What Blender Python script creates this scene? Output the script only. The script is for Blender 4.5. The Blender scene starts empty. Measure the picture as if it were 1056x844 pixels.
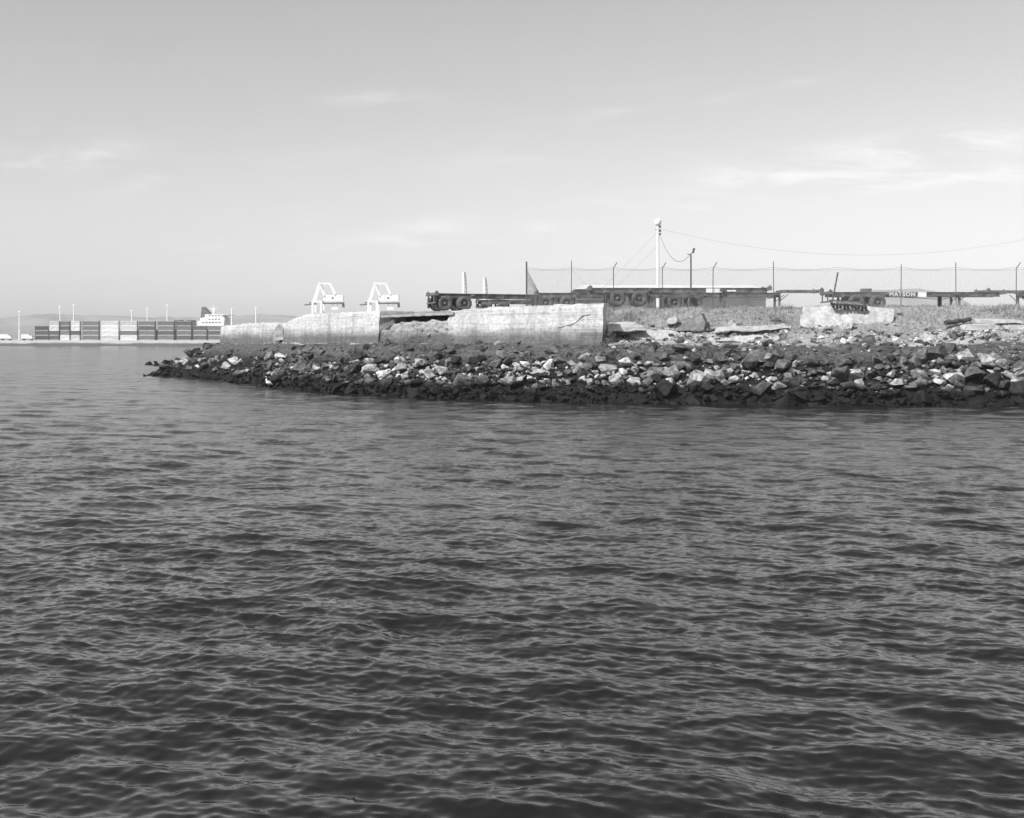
import bpy, bmesh, math, random
import numpy as np
from mathutils import Vector, Matrix, noise as mn

R = math.radians
random.seed(7)
rng = np.random.default_rng(7)
S = bpy.context.scene
COL = S.collection

# ------------------------------------------------------------------ camera, sky, sun, exposure
EYE = 3.4                # metres above the water
F = 1200.0               # focal length in pixels of the 1056 px wide photograph
cd = bpy.data.cameras.new('camera')
cam = bpy.data.objects.new('camera', cd); COL.objects.link(cam)
cam.location = (0, 0, EYE); cam.rotation_euler = (R(90), 0, 0)
cd.sensor_width = 36; cd.lens = F / 1056 * 36; cd.shift_y = -72 / 1056
cd.clip_start = 0.1; cd.clip_end = 12000
S.camera = cam

SUN_EL = R(45); SUN_AZ = R(228)          # azimuth clockwise from +Y: behind and to the left of the camera
W = bpy.data.worlds.new('World'); S.world = W; W.use_nodes = True
nt = W.node_tree; N = nt.nodes; Lk = nt.links
bg = N['Background']; bg.inputs['Strength'].default_value = 0.15
sky = N.new('ShaderNodeTexSky'); sky.sky_type = 'NISHITA'; sky.sun_disc = False
sky.sun_elevation = SUN_EL; sky.sun_rotation = SUN_AZ
sky.altitude = 0; sky.air_density = 1.0; sky.dust_density = 1.5; sky.ozone_density = 1.0
sep = N.new('ShaderNodeSeparateColor'); Lk.new(sky.outputs[0], sep.inputs[0])
def wm(op, a, b=None, c=None, clamp=False):
    n = N.new('ShaderNodeMath'); n.operation = op; n.use_clamp = clamp
    for i, v in enumerate((a, b, c)):
        if v is None: continue
        if isinstance(v, (int, float)): n.inputs[i].default_value = v
        else: Lk.new(v, n.inputs[i])
    return n.outputs[0]
# black-and-white film: the sky's colours summed to one grey
grey = wm('ADD', wm('ADD', wm('MULTIPLY', sep.outputs[0], .47), wm('MULTIPLY', sep.outputs[1], .33)), wm('MULTIPLY', sep.outputs[2], .20))
tc = N.new('ShaderNodeTexCoord'); sx = N.new('ShaderNodeSeparateXYZ'); Lk.new(tc.outputs['Generated'], sx.inputs[0])
den = wm('ADD', wm('MAXIMUM', sx.outputs[2], 0.0), 0.16)
cx = wm('DIVIDE', sx.outputs[0], den); cy = wm('DIVIDE', sx.outputs[1], den)
cmb = N.new('ShaderNodeCombineXYZ'); Lk.new(cx, cmb.inputs[0]); Lk.new(cy, cmb.inputs[1])
mp = N.new('ShaderNodeMapping'); Lk.new(cmb.outputs[0], mp.inputs[0])
mp.inputs['Rotation'].default_value = (0, 0, R(14)); mp.inputs['Scale'].default_value = (2.0, 4.4, 1)
mp.inputs['Location'].default_value = (3.1, 1.7, 0)
cn = N.new('ShaderNodeTexNoise'); Lk.new(mp.outputs[0], cn.inputs['Vector'])
cn.inputs['Scale'].default_value = 0.9; cn.inputs['Detail'].default_value = 7; cn.inputs['Roughness'].default_value = .55; cn.inputs['Distortion'].default_value = .9
mr = N.new('ShaderNodeMapRange'); mr.interpolation_type = 'SMOOTHSTEP'; Lk.new(cn.outputs[0], mr.inputs[0])
mr.inputs[1].default_value = .54; mr.inputs[2].default_value = .80
mp2 = N.new('ShaderNodeMapping'); Lk.new(cmb.outputs[0], mp2.inputs[0]); mp2.inputs['Scale'].default_value = (.35, .6, 1)
cn2 = N.new('ShaderNodeTexNoise'); Lk.new(mp2.outputs[0], cn2.inputs['Vector']); cn2.inputs['Scale'].default_value = 1.3; cn2.inputs['Detail'].default_value = 3
hf = N.new('ShaderNodeMapRange'); hf.interpolation_type = 'SMOOTHSTEP'; Lk.new(sx.outputs[2], hf.inputs[0]); hf.inputs[1].default_value = .14; hf.inputs[2].default_value = .26; hf.inputs[3].default_value = 1; hf.inputs[4].default_value = .12
hi_fade = hf.outputs[0]      # the wisps lie low, the upper sky is clear
cloud = wm('ADD', wm('MULTIPLY', wm('MULTIPLY', mr.outputs[0], .07), hi_fade), wm('MULTIPLY', wm('SUBTRACT', cn2.outputs[0], .5), .10))
# the day's few cirrus wisps, each at its own bearing and height in the sky
yy = wm('MAXIMUM', sx.outputs[1], .05); du = wm('DIVIDE', sx.outputs[0], yy); dv = wm('DIVIDE', sx.outputs[2], yy)
cm2 = N.new('ShaderNodeCombineXYZ'); Lk.new(du, cm2.inputs[0]); Lk.new(dv, cm2.inputs[1])
mp3 = N.new('ShaderNodeMapping'); Lk.new(cm2.outputs[0], mp3.inputs[0]); mp3.inputs['Rotation'].default_value = (0, 0, R(-9)); mp3.inputs['Scale'].default_value = (9, 46, 1)
fn = N.new('ShaderNodeTexNoise'); Lk.new(mp3.outputs[0], fn.inputs['Vector']); fn.inputs['Scale'].default_value = 1; fn.inputs['Detail'].default_value = 7; fn.inputs['Roughness'].default_value = .6; fn.inputs['Distortion'].default_value = .7
fib = N.new('ShaderNodeMapRange'); fib.interpolation_type = 'SMOOTHSTEP'; Lk.new(fn.outputs[0], fib.inputs[0]); fib.inputs[1].default_value = .40; fib.inputs[2].default_value = .72
wsum = None
for (px_, py_, hl, hh, an, am) in ((400, 102, 55, 9, 0, .20), (80, 162, 75, 12, 6, .17), (170, 178, 60, 8, 22, .10), (800, 90, 65, 6, 12, .10), (850, 166, 150, 15, 8, .16), (1005, 148, 120, 15, 8, .16),
                                   (930, 183, 160, 15, 4, .12), (520, 160, 75, 16, 10, .09), (420, 242, 65, 14, 10, .13), (290, 243, 45, 10, 15, .08), (630, 115, 35, 6, 10, .08), (560, 235, 60, 10, 6, .07)):
    a_ = wm('SUBTRACT', du, (px_ - 528) / F); b_ = wm('SUBTRACT', dv, (350 - py_) / F); c_, s_ = math.cos(R(an)), math.sin(R(an))
    p1 = wm('MULTIPLY', wm('ADD', wm('MULTIPLY', a_, c_), wm('MULTIPLY', b_, s_)), F / hl); p2 = wm('MULTIPLY', wm('SUBTRACT', wm('MULTIPLY', b_, c_), wm('MULTIPLY', a_, s_)), F / hh)
    g_ = wm('MULTIPLY', wm('EXPONENT', wm('MULTIPLY', wm('ADD', wm('MULTIPLY', p1, p1), wm('MULTIPLY', p2, p2)), -1.0)), am)
    wsum = g_ if wsum is None else wm('ADD', wsum, g_)
cloud = wm('ADD', cloud, wm('MULTIPLY', wm('MULTIPLY', wsum, wm('MULTIPLY', fib.outputs[0], 1.9)), wm('GREATER_THAN', sx.outputs[1], .05)))
tot = wm('MULTIPLY', grey, wm('ADD', cloud, 1.0))
cc = N.new('ShaderNodeCombineColor')
for i in range(3): Lk.new(tot, cc.inputs[i])
Lk.new(cc.outputs[0], bg.inputs[0])

sl = bpy.data.lights.new('sun', 'SUN'); sl.energy = 4.0; sl.angle = R(0.5); sl.color = (1, 1, 1)
so = bpy.data.objects.new('sun', sl); COL.objects.link(so)
sdir = Vector((math.sin(SUN_AZ) * math.cos(SUN_EL), math.cos(SUN_AZ) * math.cos(SUN_EL), math.sin(SUN_EL)))
so.rotation_euler = sdir.to_track_quat('Z', 'Y').to_euler(); so.location = (-20, -20, 40)
vs = S.view_settings; vs.view_transform = 'Standard'; vs.look = 'None'; vs.gamma = 1; vs.use_curve_mapping = False
vs.exposure = 0.33
S.render.engine = 'CYCLES'
S.cycles.max_bounces = 5; S.cycles.volume_bounces = 0; S.cycles.caustics_reflective = False; S.cycles.caustics_refractive = False

# ------------------------------------------------------------------ helpers
def at(px, py, Y):
    """world point for a photograph pixel at distance Y"""
    return Vector(((px - 528) * Y / F, Y, EYE + (350 - py) * Y / F))

def tag(o, label=None, cat=None, group=None, kind=None):
    if label: o['label'] = label
    if cat: o['category'] = cat
    if group: o['group'] = group
    if kind: o['kind'] = kind
    return o

def empty(name, loc, rz=0):
    o = bpy.data.objects.new(name, None); COL.objects.link(o); o.location = loc; o.rotation_euler = (0, 0, rz)
    o.empty_display_size = .3
    return o

class MB:
    def __init__(s): s.v = []; s.f = []; s.smooth = []
    def add(s, vs_, fs, smooth=False):
        k = len(s.v); s.v += [tuple(v) for v in vs_]
        for f in fs: s.f.append(tuple(i + k for i in f)); s.smooth.append(smooth)
    def box(s, x0, x1, y0, y1, z0, z1, M=None):
        p = [Vector((x, y, z)) for z in (z0, z1) for y in (y0, y1) for x in (x0, x1)]
        if M: p = [M @ q for q in p]
        s.add(p, [(0, 2, 3, 1), (4, 5, 7, 6), (0, 1, 5, 4), (2, 6, 7, 3), (0, 4, 6, 2), (1, 3, 7, 5)])
    def bar(s, a, b, w, h=None):
        """rectangular bar from a to b"""
        a = Vector(a); b = Vector(b); h = h or w; d = (b - a); L = d.length; d.normalize()
        up = Vector((0, 0, 1)) if abs(d.z) < .95 else Vector((0, 1, 0))
        x = d.cross(up).normalized(); y = x.cross(d).normalized()
        p = [c + x * sx_ * w / 2 + y * sy * h / 2 for c in (a, b) for sx_, sy in ((-1, -1), (1, -1), (1, 1), (-1, 1))]
        s.add(p, [(3, 2, 1, 0), (4, 5, 6, 7), (0, 1, 5, 4), (1, 2, 6, 5), (2, 3, 7, 6), (3, 0, 4, 7)])
    def tube(s, pts, r, n=6, smooth=True):
        """tube along points; r number or list"""
        pts = [Vector(p) for p in pts]; m = len(pts)
        rs = r if isinstance(r, (list, tuple)) else [r] * m
        vsx = []
        for i, p in enumerate(pts):
            d = (pts[min(i + 1, m - 1)] - pts[max(i - 1, 0)]).normalized()
            up = Vector((0, 0, 1)) if abs(d.z) < .9 else Vector((1, 0, 0))
            x = d.cross(up).normalized(); y = x.cross(d).normalized()
            for k in range(n):
                a = 2 * math.pi * k / n
                vsx.append(p + (x * math.cos(a) + y * math.sin(a)) * rs[i])
        fs = [(i * n + k, i * n + (k + 1) % n, (i + 1) * n + (k + 1) % n, (i + 1) * n + k) for i in range(m - 1) for k in range(n)]
        s.add(vsx, fs, smooth)
        s.add(vsx[:n], [tuple(range(n))[::-1]]); s.add(vsx[-n:], [tuple(range(n))])
    def lathe(s, prof, c, axis='y', n=28, smooth=True):
        """profile [(radius, offset along axis)] about axis through c"""
        vsx = []
        for r, o in prof:
            for k in range(n):
                a = 2 * math.pi * k / n
                if axis == 'y': vsx.append((c[0] + r * math.cos(a), c[1] + o, c[2] + r * math.sin(a)))
                else: vsx.append((c[0] + r * math.cos(a), c[1] + r * math.sin(a), c[2] + o))
        fs = [(i * n + k, i * n + (k + 1) % n, (i + 1) * n + (k + 1) % n, (i + 1) * n + k) for i in range(len(prof) - 1) for k in range(n)]
        s.add(vsx, fs, smooth)
    def build(s, name, m, parent=None):
        me = bpy.data.meshes.new(name); me.from_pydata(s.v, [], s.f)
        me.polygons.foreach_set('use_smooth', s.smooth)
        me.materials.append(m); me.update()
        bm = bmesh.new(); bm.from_mesh(me); bmesh.ops.recalc_face_normals(bm, faces=bm.faces); bm.to_mesh(me); bm.free()
        o = bpy.data.objects.new(name, me); COL.objects.link(o)
        if parent: o.parent = parent
        return o

def grid_mesh(name, V, nr, nc, m, smooth=True):
    """V (nr*nc,3) regular grid -> mesh object, fast"""
    me = bpy.data.meshes.new(name)
    i = np.arange((nr - 1) * (nc - 1)); r = i // (nc - 1); c = i % (nc - 1)
    a = r * nc + c
    q = np.stack([a, a + 1, a + nc + 1, a + nc], 1).astype(np.int32)
    me.vertices.add(len(V)); me.vertices.foreach_set('co', np.ascontiguousarray(V, np.float32).ravel())
    me.loops.add(q.size); me.loops.foreach_set('vertex_index', q.ravel())
    me.polygons.add(len(q)); me.polygons.foreach_set('loop_start', np.arange(0, q.size, 4, dtype=np.int32))
    me.polygons.foreach_set('loop_total', np.full(len(q), 4, np.int32))
    me.polygons.foreach_set('use_smooth', np.full(len(q), smooth))
    me.update(calc_edges=True); me.materials.append(m)
    o = bpy.data.objects.new(name, me); COL.objects.link(o)
    return o

def tri_mesh(name, V, T, m, smooth=False):
    me = bpy.data.meshes.new(name)
    me.vertices.add(len(V)); me.vertices.foreach_set('co', np.ascontiguousarray(V, np.float32).ravel())
    T = np.asarray(T, np.int32)
    me.loops.add(T.size); me.loops.foreach_set('vertex_index', T.ravel())
    me.polygons.add(len(T)); me.polygons.foreach_set('loop_start', np.arange(0, T.size, 3, dtype=np.int32))
    me.polygons.foreach_set('loop_total', np.full(len(T), 3, np.int32))
    me.polygons.foreach_set('use_smooth', np.full(len(T), smooth))
    me.update(calc_edges=True); me.materials.append(m)
    o = bpy.data.objects.new(name, me); COL.objects.link(o)
    return o

def attr(o, name, vals):
    a = o.data.attributes.new(name, 'FLOAT', 'POINT'); a.data.foreach_set('value', np.ascontiguousarray(vals, np.float32))

def dup(o, parent=None):
    c = o.copy(); COL.objects.link(c)
    if parent: c.parent = parent
    for ch in list(o.children): dup(ch, c)
    return c

# ------------------------------------------------------------------ materials
class NT:
    def __init__(s, name):
        s.m = bpy.data.materials.new(name); s.m.use_nodes = True; s.t = s.m.node_tree
        s.b = s.t.nodes['Principled BSDF']
    def new(s, t): return s.t.nodes.new(t)
    def link(s, a, b): s.t.links.new(a, b)
    def set(s, inp, v):
        if isinstance(v, (int, float)): inp.default_value = v
        elif isinstance(v, tuple): inp.default_value = v
        else: s.link(v, inp)
    def math(s, op, a, b=None, clamp=False):
        n = s.new('ShaderNodeMath'); n.operation = op; n.use_clamp = clamp
        s.set(n.inputs[0], a)
        if b is not None: s.set(n.inputs[1], b)
        return n.outputs[0]
    def pos(s, scale=(1, 1, 1), obj=False):
        if obj: o = s.new('ShaderNodeTexCoord').outputs['Object']
        else: o = s.new('ShaderNodeNewGeometry').outputs['Position']
        mpn = s.new('ShaderNodeMapping'); s.link(o, mpn.inputs[0]); mpn.inputs['Scale'].default_value = scale
        return mpn.outputs[0]
    def noise(s, vec, scale, detail=4, rough=.55, out=0):
        n = s.new('ShaderNodeTexNoise'); s.link(vec, n.inputs['Vector']); n.inputs['Scale'].default_value = scale
        n.inputs['Detail'].default_value = detail; n.inputs['Roughness'].default_value = rough
        return n.outputs[out]
    def rng(s, v, a, b, c=0, d=1, smooth=True):
        n = s.new('ShaderNodeMapRange'); s.set(n.inputs[0], v)
        if smooth: n.interpolation_type = 'SMOOTHSTEP'
        for i, k in enumerate((a, b, c, d)): s.set(n.inputs[i + 1], k)
        return n.outputs[0]
    def mix(s, f, a, b):
        n = s.new('ShaderNodeMix'); n.data_type = 'FLOAT'; s.set(n.inputs[0], f); s.set(n.inputs[2], a); s.set(n.inputs[3], b)
        return n.outputs[0]
    def grey(s, v):
        n = s.new('ShaderNodeCombineColor')
        for i in range(3): s.set(n.inputs[i], v)
        s.link(n.outputs[0], s.b.inputs['Base Color'])
    def bump(s, h, strength, dist):
        n = s.new('ShaderNodeBump'); n.inputs['Strength'].default_value = strength; n.inputs['Distance'].default_value = dist
        s.link(h, n.inputs['Height']); s.link(n.outputs[0], s.b.inputs['Normal'])
    def attr(s, name):
        n = s.new('ShaderNodeAttribute'); n.attribute_name = name; return n.outputs['Fac']

def mat(name, v, rough=.7, var=.25, scale=3, bump=0, metal=0, obj=True):
    t = NT(name); p = t.pos(obj=obj); n = t.noise(p, scale, 5)
    t.grey(t.math('MULTIPLY', v, t.rng(n, .3, .7, 1 - var, 1 + var)))
    t.b.inputs['Roughness'].default_value = rough; t.b.inputs['Metallic'].default_value = metal; t.b.inputs['Specular IOR Level'].default_value = .25
    if bump: t.bump(t.noise(p, scale * 6, 4), .6, bump)
    return t.m

M_steel = mat('painted_dark_steel', .13, .55, .45, 1.6)
M_rust = mat('rusty_steel', .06, .85, .5, 4, .01)
M_tyre = mat('dusty_rubber', .105, .9, .35, 5)
M_rim = mat('grey_wheel_rim', .12, .6, .3, 6)
M_dark = mat('black_steel', .02, .6, .3, 4)
M_white = mat('white_paint', .8, .5, .08, 1)
M_cranewhite = mat('white_crane_paint', .85, .5, .06, .1)
M_letter = mat('white_lettering', .62, .6, .15, 8)
M_galv = mat('galvanised_post', .10, .6, .3, 4)
M_wire = mat('galvanised_wire', .22, .6, .2, 2)
M_wood = mat('weathered_timber', .07, .9, .4, 5, .01)
M_bird = mat('white_feathers', .85, .8, .05, 8)
M_bill = mat('dark_bill', .12, .6, .1, 8)

def concrete(name, base, streaks=True, stain=None):
    t = NT(name); p = t.pos()
    big = t.noise(p, .5, 5); fine = t.noise(p, 5, 6, .65)
    v = t.math('MULTIPLY', base, t.rng(big, .3, .7, .90, 1.06))
    v = t.math('MULTIPLY', v, t.rng(fine, .3, .72, .72, 1.15))
    if streaks:
        st = t.noise(t.pos((2.2, 2.2, .16)), 1.0, 5, .6)                 # rain streaks
        v = t.math('MULTIPLY', v, t.rng(st, .42, .75, 1.05, .72))
        cr = t.noise(t.pos((.2, .2, 9)), 1.0, 5, .7)                       # pour lines
        v = t.math('MULTIPLY', v, t.rng(cr, .48, .62, 1.03, .76))
        sx_ = t.new('ShaderNodeSeparateXYZ'); t.link(t.pos(), sx_.inputs[0])
        z = t.math('ADD', sx_.outputs[2], t.math('MULTIPLY', t.math('SUBTRACT', t.noise(t.pos((.45, .45, .9)), 1, 5, .6), .5), 1.1))
        v = t.math('MULTIPLY', v, t.rng(z, 3.35, 4.35, .26, 1.0))        # tide and mud stain along the foot
    if stain:
        sz_ = t.new('ShaderNodeSeparateXYZ'); t.link(t.pos(), sz_.inputs[0]); v = t.math('MULTIPLY', v, t.rng(t.math('ADD', sz_.outputs[2], t.math('MULTIPLY', t.math('SUBTRACT', t.noise(t.pos((.08, .08, .3)), 1, 4), .5), 2.2)), stain[0], stain[1], .22, 1.0))
    t.grey(v); t.b.inputs['Roughness'].default_value = .9
    t.bump(t.math('ADD', t.math('MULTIPLY', big, .6), fine), .7, .06)
    return t.m
M_wall = concrete('weathered_concrete', .52)
M_slab = concrete('pale_broken_concrete', .44, False)
M_fill = concrete('broken_concrete_fill', .22, False)
M_gapface = concrete('crumbling_concrete', .36)
M_hollow = concrete('shade_dark_concrete', .05, False)  # back of the seawall gap: its deep shade put into the colour

# rocks: weed-darkened up to the tide line, pale and grey above it
t = NT('bank_rock'); p = t.pos()
oi = t.new('ShaderNodeObjectInfo'); sepc = t.new('ShaderNodeSeparateColor'); t.link(oi.outputs['Color'], sepc.inputs[0])
tone = t.math('ADD', sepc.outputs[0], t.attr('tone'))
n1 = t.noise(p, 2.6, 6, .65); n2 = t.noise(p, 9, 5, .6)
v = t.math('MULTIPLY', tone, t.rng(n1, .3, .7, .38, 1.5)); v = t.math('MULTIPLY', v, t.rng(n2, .3, .7, .75, 1.2))
sz = t.new('ShaderNodeSeparateXYZ'); t.link(p, sz.inputs[0])
zz = t.math('ADD', sz.outputs[2], t.math('MULTIPLY', t.math('SUBTRACT', t.noise(p, .7, 4), .5), 1.3))
weed = t.rng(zz, .55, 1.15, 1, 0)
t.grey(t.mix(weed, v, t.math('MULTIPLY', t.rng(n1, .3, .7, .003, .018), 1.0)))
t.set(t.b.inputs['Roughness'], t.mix(weed, .9, .55))
t.bump(t.math('ADD', n1, t.math('MULTIPLY', n2, .5)), .8, .12)
t.b.inputs['Specular IOR Level'].default_value = .15
M_rock = t.m

# ground: one sheet whose soils are mixed by where they lie
t = NT('bank_ground'); p = t.pos()
n1 = t.noise(p, .6, 6, .6); n2 = t.noise(p, 3.5, 6, .65); n3 = t.noise(p, 14, 4, .6)
mud = t.math('MULTIPLY', t.mix(t.attr('low_dark'), .095, .016), t.rng(n2, .3, .7, .45, 1.5))  # ground goes darker low on the bank, between the rocks
pale = t.math('MULTIPLY', .36, t.rng(n1, .35, .7, .6, 1.2))
grassy = t.math('MULTIPLY', .28, t.rng(n2, .3, .7, .75, 1.25))
a1 = t.math('ADD', t.attr('pale'), t.math('MULTIPLY', t.math('SUBTRACT', n1, .5), 1.2), clamp=True)
a2 = t.math('ADD', t.attr('grassy'), t.math('MULTIPLY', t.math('SUBTRACT', n2, .5), .5), clamp=True)
v = t.mix(t.rng(a1, .35, .6), mud, pale); v = t.mix(t.rng(a2, .4, .6), v, grassy)
v = t.math('MULTIPLY', v, t.rng(n3, .3, .7, .8, 1.2))
t.grey(v); t.b.inputs['Roughness'].default_value = .95
t.bump(t.math('ADD', n2, t.math('MULTIPLY', n3, .4)), .8, .15)
t.b.inputs['Specular IOR Level'].default_value = .1
M_ground = t.m

t = NT('dry_grass'); t.grey(t.math('ADD', .17, t.math('MULTIPLY', t.attr('tone'), .34))); t.b.inputs['Roughness'].default_value = .9
M_grass = t.m

# water: clear dark bay water; ripples finer than the mesh tilt the surface
t = NT('bay_water')
t.grey(.009); t.set(t.b.inputs['Roughness'], t.math('ADD', .06, t.math('MULTIPLY', t.attr('ripple'), .13))); t.b.inputs['IOR'].default_value = 1.44
rip = t.math('ADD', .2, t.math('MULTIPLY', t.attr('ripple'), .5))
def slope(sc, aniso):
    n = t.new('ShaderNodeTexNoise'); t.link(t.pos((aniso, 1, 1)), n.inputs['Vector']); n.inputs['Scale'].default_value = sc
    n.inputs['Detail'].default_value = 3; n.inputs['Roughness'].default_value = .6
    s = t.new('ShaderNodeVectorMath'); s.operation = 'SUBTRACT'; t.link(n.outputs['Color'], s.inputs[0]); s.inputs[1].default_value = (.5, .5, .5)
    return s.outputs[0]
def vm(op, a, b, i=1):
    n = t.new('ShaderNodeVectorMath'); n.operation = op; t.link(a, n.inputs[0])
    if isinstance(b, tuple): n.inputs[1].default_value = b
    elif op == 'SCALE': t.link(b, n.inputs['Scale'])
    else: t.link(b, n.inputs[1])
    return n.outputs[0]
s1 = vm('MULTIPLY', slope(13, .5), (.22, .38, 0)); s2 = vm('MULTIPLY', slope(1.3, .45), (.45, 1.0, 0))
gust = t.rng(t.noise(t.pos((.12, .35, 1)), 1.0, 4, .6), .32, .68, .35, 1.6)
s2 = vm('SCALE', s2, t.math('MULTIPLY', rip, gust)); s1 = vm('SCALE', s1, gust)
nrm = vm('ADD', vm('ADD', s1, s2), t.new('ShaderNodeNewGeometry').outputs['Normal'])
t.link(vm('NORMALIZE', nrm, (0, 0, 0)), t.b.inputs['Normal'])
M_water = t.m

# ------------------------------------------------------------------ water
def make_water():
    dn = np.concatenate([np.arange(-20, 3, .5), np.arange(3, 8, .035)])
    inv = np.arange(1 / 8.0, 1 / 4200.0, -.40 / (F * EYE))
    d = np.concatenate([dn, 1 / inv, [4200]])
    nc = 1400
    ta = np.linspace(-.56, .56, nc)
    out_ = .56 + np.cumsum(np.geomspace(.0012, .22, 44)); ta = np.concatenate([-out_[::-1], ta, out_]); nc = len(ta)   # coarser water out to the sides
    dta = np.gradient(ta)
    wid = np.maximum(d, 9)
    X = ta[None, :] * wid[:, None]; Y = np.repeat(d[:, None], nc, 1)
    dd = np.gradient(d); dd = np.maximum(dd, .01)
    far = d > 500
    X[far] *= 1 + (d[far, None] - 500) / 2500
    r2 = np.random.default_rng(21)
    H = np.zeros_like(X); DX = np.zeros_like(X); DY = np.zeros_like(X)
    n = 130
    lam = np.exp(r2.uniform(np.log(.10), np.log(4.2), n))
    th = R(-97) + r2.normal(0, R(30), n) + np.where(r2.random(n) < .2, R(70), 0)
    ph = r2.uniform(0, 6.283, n)
    sl_ = .123 * np.sqrt(2 / n) * np.interp(np.log(lam), np.log([.10, .3, .7, 1.4, 4.2]), [1.25, 1.7, 1.25, .9, .56])
    lost = np.zeros(len(d)); total = (sl_ ** 2).sum()
    for i in range(n):
        k = 2 * math.pi / lam[i]; kx = k * math.cos(th[i]); ky = k * math.sin(th[i])
        att = np.exp(-(ky * dd * .42) ** 2) * np.exp(-(kx * wid * .0008 * .42) ** 2)
        lost += sl_[i] ** 2 * (1 - att ** 2)
        rows = np.nonzero(att > .01)[0]
        if len(rows) == 0: continue
        ph_ = kx * X[rows] + ky * Y[rows] + ph[i]
        a = (sl_[i] / k) * att[rows, None]
        a = a * np.exp(-(kx * 20 * np.maximum(dta - .0009, 0) * .42) ** 2)[None, :]
        sn = np.sin(ph_) * a * .5
        H[rows] += a * np.cos(ph_); DX[rows] -= sn * kx / k; DY[rows] -= sn * ky / k
    # gusts: slow change of chop from place to place
    g = 1 + .22 * np.sin(.23 * X + .31 * Y + 1) * np.sin(.11 * Y - .17 * X + 2) + .18 * np.sin(.05 * Y + .04 * X)
    V = np.stack([X + DX * g, Y + DY * g, H * g], 2).reshape(-1, 3)
    o = grid_mesh('water', V, len(d), nc, M_water)
    attr(o, 'ripple', np.maximum(np.sqrt(lost / total)[:, None], np.clip((dta - .0009) / .01, 0, 1)[None, :] * .8).ravel())
    o['kind'] = 'structure'
make_water()

# ------------------------------------------------------------------ land: shore outline, wall line, height
SH = np.array([(300, 45), (120, 50), (45, 57), (26, 59.1), (13.6, 60.2), (3.8, 62.6), (-4.35, 66.7), (-10.6, 71.8), (-16.9, 81.6), (-25.5, 99.5),
               (-33.5, 108), (-34.5, 112), (-33, 120), (-37, 132), (-44, 146), (-48, 153), (-47, 160), (-40, 172), (-38, 200), (-35, 300), (20, 420), (300, 420)], float)
WL = np.array([(300, 58), (60, 64), (36, 66.5), (16, 67.5), (5.3, 68.3), (-4, 76.3), (-9.2, 79.3), (-17.2, 90.3), (-26, 104.5), (-27, 112),
               (-24, 130), (-28, 172), (-30, 200), (-28, 300), (30, 412), (300, 412)], float)
def inside(P, poly):
    x, y = P[:, 0], P[:, 1]; c = np.zeros(len(P), bool); j = len(poly) - 1
    for i in range(len(poly)):
        xi, yi = poly[i]; xj, yj = poly[j]
        if yi != yj:
            c ^= ((yi > y) != (yj > y)) & (x < (xj - xi) * (y - yi) / (yj - yi) + xi)
        j = i
    return c
def dist(P, line):
    best = np.full(len(P), 1e9)
    for a, b in zip(line[:-1], line[1:]):
        ab = b - a; tt = np.clip(((P - a) @ ab) / (ab @ ab), 0, 1)
        best = np.minimum(best, np.hypot(*(P - a - tt[:, None] * ab).T))
    return best
def vnoise(P, s, seed=0):
    """smooth value noise on numpy points"""
    q = P / s + seed * 17.3; i = np.floor(q).astype(int); f = q - i; f = f * f * (3 - 2 * f)
    def h(a, b): 
        v = np.sin(a * 127.1 + b * 311.7 + seed * 74.7) * 43758.5453
        return v - np.floor(v)
    return (h(i[:, 0], i[:, 1]) * (1 - f[:, 0]) + h(i[:, 0] + 1, i[:, 1]) * f[:, 0]) * (1 - f[:, 1]) + \
           (h(i[:, 0], i[:, 1] + 1) * (1 - f[:, 0]) + h(i[:, 0] + 1, i[:, 1] + 1) * f[:, 0]) * f[:, 1] - .5
def land(P):
    """height and soil kind for points (n,2)"""
    P = np.asarray(P, float)
    iS = inside(P, SH); iW = inside(P, WL); dS = dist(P, SH); dW = dist(P, WL)
    tt = dS / (dS + dW + 1e-6)
    band = -.25 + 3.4 * np.interp(tt, [0, .25, .6, .8, 1], [0, .30, .72, .90, 1.0])
    spit = np.clip((P[:, 1] - 112) / 25, 0, 1)
    band = np.where(P[:, 0] < -24, band * (1 - .45 * spit), band)
    sea = -.25 - .35 * dS
    z = np.where(iS, band, np.maximum(sea, -4))
    right = np.clip((P[:, 0] - 5.0) / 1.2, 0, 1)
    bank = np.interp(dW, [0, 3, 5, 7.4, 9, 12, 60], [3.15, 3.75, 4.55, 5.38, 5.45, 5.42, 5.5])
    zt = np.interp(P[:, 0], [-27, -21, -18, -10, 0, 6], [4.3, 4.3, 4.8, 4.95, 4.98, 5.1])
    e0 = np.where((P[:, 0] > -12) & (P[:, 0] < -3.4) & (P[:, 1] < 90), 2.15, .9)
    yard = np.where(dW < e0, 3.15, np.where(dW < e0 + .45, 3.15 + (dW - e0) / .45 * (zt - 3.15), np.interp(dW, [1.35, 4.5, 80], [0, .42, .5]) + zt))
    ins = yard * (1 - right) + bank * right
    z = np.where(iW, ins, z)
    rough = vnoise(P, 2.7, 1) * .28 + vnoise(P, 1.1, 2) * .16 + vnoise(P, .5, 3) * .08
    flat = np.where(iW & (dW > 9), .3, np.where(iW & (right > .5) & (dW < 4.5), 1.7, 1.0)) * np.where(iW & (right < .5), .25, 1)
    z = z + rough * flat
    pale = np.where(iW & (right > .5), np.interp(dW, [0, .4, 2.6, 4.2], [.5, .95, .85, .1]), np.where(iW, .85, np.interp(tt, [.7, .9, 1], [0, .12, .5])))
    grassy = np.where(iW & (right > .5), np.interp(dW, [2.2, 3.6], [0, 1]), 0)
    return z, tt, iS, iW, dW, pale, grassy, right
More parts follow.
